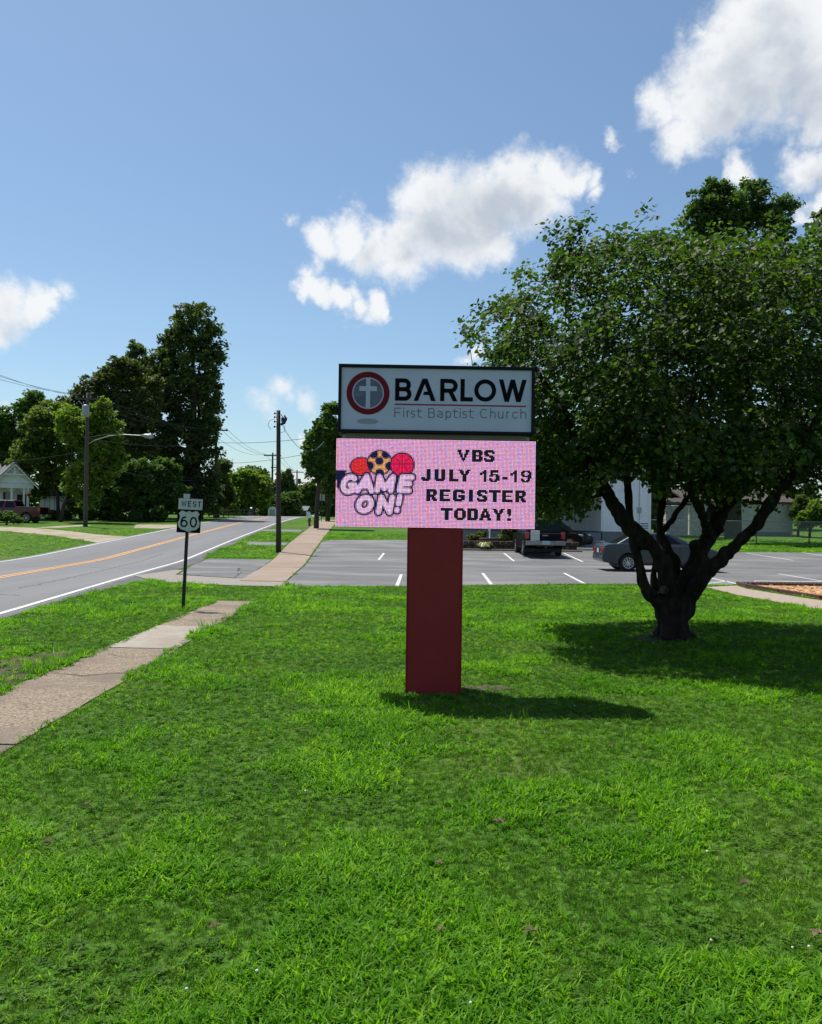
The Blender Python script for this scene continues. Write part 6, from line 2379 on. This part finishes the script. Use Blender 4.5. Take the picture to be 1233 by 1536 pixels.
ok &= ~(poly_mask(X_, Y_, [(.5, 9.0), (.62, 9.2), (.95, 9.25), (1.15, 9.1), (.9, 8.95)]) & (rng.random(X_.shape) < .8))
X_, Y_ = X_[ok], Y_[ok]
n = len(X_)
patch = vnoise(X_, Y_, .75, 1) * .55 + vnoise(X_, Y_, 2.1, 2) * .45
hgt = vnoise(X_, Y_, 3.2, 5)
typ = np.zeros(n, np.int32)
rr_ = rng.random(n)
crab = (patch + rng.normal(0, .05, n)) > .55
typ = np.where(crab, rng.integers(0, 3, n), rng.integers(3, 6, n))
far_ = Y_ > 11
typ = np.where(rr_ < np.where(far_, .35, .2), rng.integers(0, 3, n), typ)
clp = vnoise(X_, Y_, 1.3, 8)
typ = np.where((~crab) & (clp > .6) & (rng.random(n) < .22), 6, typ)
typ = np.where((rng.random(n) < .004) | ((vnoise(X_, Y_, 1.1, 12) > .86) & (X_ < -1) & (rng.random(n) < .12)), 7, typ)
typ = np.where(rng.random(n) < np.where(Y_ > 11, .02, .010), 8, typ)
typ = np.where((Y_ > 30) & (X_ < -12) & (rng.random(n) < .4), 8, typ)
typ = np.where((vnoise(X_, Y_, .8, 21) > .88) & (rng.random(n) < .25), 8, typ)
sc = np.interp(Y_, [2, 6, 12, 25, 60], [.70, .84, 1.08, 1.6, 3.0]) * rng.uniform(.7, 1.25, n)
sc *= np.where(crab, .88 + .35 * hgt + np.clip((patch - .52) * 2.4, 0, .5), .82)
scz = sc * np.interp(Y_, [8, 25, 60], [1, .62, .45])
scz = np.where(typ == 8, scz * .7, scz)
zz = np.interp(Y_, STN, _stz) - .003
pts = np.stack([X_, Y_, zz], 1).astype(np.float32)
me = bpy.data.meshes.new('grass')
me.vertices.add(n)
me.vertices.foreach_set('co', pts.ravel())
a = me.attributes.new('kind_index', 'INT', 'POINT')
a.data.foreach_set('value', typ.astype(np.int32))
rot = np.stack([rng.normal(0, .16, n), rng.normal(0, .16, n), rng.uniform(0, 6.283, n)], 1).astype(np.float32)
a = me.attributes.new('turn', 'FLOAT_VECTOR', 'POINT')
a.data.foreach_set('vector', rot.ravel())
a = me.attributes.new('size', 'FLOAT_VECTOR', 'POINT')
a.data.foreach_set('vector', np.stack([sc, sc, scz], 1).astype(np.float32).ravel())
grass = bpy.data.objects.new('grass', me)
COL.objects.link(grass)
tag(grass, 'lush mixed crabgrass, turf and clover covering the lawn', 'grass', kind='stuff')
ng = bpy.data.node_groups.new('scatter_grass', 'GeometryNodeTree')
ng.interface.new_socket('Geometry', in_out='INPUT', socket_type='NodeSocketGeometry')
ng.interface.new_socket('Geometry', in_out='OUTPUT', socket_type='NodeSocketGeometry')
gi, go = ng.nodes.new('NodeGroupInput'), ng.nodes.new('NodeGroupOutput')
iop = ng.nodes.new('GeometryNodeInstanceOnPoints')
ci = ng.nodes.new('GeometryNodeCollectionInfo')
ci.inputs['Collection'].default_value = tufts
ci.inputs['Separate Children'].default_value = True
ci.inputs['Reset Children'].default_value = True


def named(nm, typ_):
    q = ng.nodes.new('GeometryNodeInputNamedAttribute')
    q.data_type = typ_
    q.inputs['Name'].default_value = nm
    return [o for o in q.outputs if o.enabled and o.name == 'Attribute'][0]


ng.links.new(gi.outputs[0], iop.inputs['Points'])
ng.links.new(ci.outputs[0], iop.inputs['Instance'])
iop.inputs['Pick Instance'].default_value = True
ng.links.new(named('kind_index', 'INT'), iop.inputs['Instance Index'])
ng.links.new(named('turn', 'FLOAT_VECTOR'), iop.inputs['Rotation'])
ng.links.new(named('size', 'FLOAT_VECTOR'), iop.inputs['Scale'])
ng.links.new(iop.outputs[0], go.inputs[0])
md = grass.modifiers.new('scatter', 'NODES')
md.node_group = ng
print('grass tufts', n)

# clover heads
rs = random.Random(12)
mb = MB()
k = 0
while k < 20:
    y = 2.6 + rs.random() ** 1.5 * 13
    x = rs.uniform(-.5 * y, .55 * y)
    if x < -2.7 or vnoise(np.array([x]), np.array([y]), 1.3, 8)[0] < .45:
        continue
    r = rs.uniform(.005, .008)
    mb.lathe([(0, -r), (r * .8, -r * .5), (r, 0), (r * .8, r * .6), (0, r)], c=(x, y, rs.uniform(.045, .07)), n=6)
    k += 1
obj('clover_flowers', mb, M['clover'], kind='stuff', label='scattered small white clover heads in the lawn', smooth=True)
# curled brown leaves on the lawn
for (px, py, s) in ((749, 1252, .085), (659, 1312, .055), (795, 1426, .06), (1118, 1353, .065), (1168, 1180, .06), (1225, 1423, .07), (131, 1219, .06), (73, 1286, .06), (660, 1425, .05), (917, 1131, .05), (322, 1415, .055)):
    s *= .62
    g = G(px, py)
    mb = MB()
    a0 = rs.uniform(0, 6)
    for q in range(3):
        a = a0 + q * 2.0 + rs.uniform(-.3, .3)
        d, e = Vector((math.cos(a), math.sin(a), 0)), Vector((-math.sin(a), math.cos(a), 0))
        z1 = Vector((0, 0, s * rs.uniform(.25, .5)))

        mb.add([Vector((0, 0, 0)), d * s * .45 - e * s * .3 + z1, d * s * .9 + z1 * .4, d * s * .45 + e * s * .3 + z1 * .9], [(0, 1, 2, 3)])
        mb.add([Vector((0, 0, .004)), d * s * .3 + e * s * .3 + z1 * 1.2, d * s * .1 + e * s * .5 + z1 * .7], [(0, 1, 2)])
    obj('dead_leaf', mb, M['dead_leaf'], label='small curled dry brown leaf lying on the open front lawn', cat='leaf', group='dry leaves lying on the lawn', loc=(g.x, g.y, .045), fix=False)
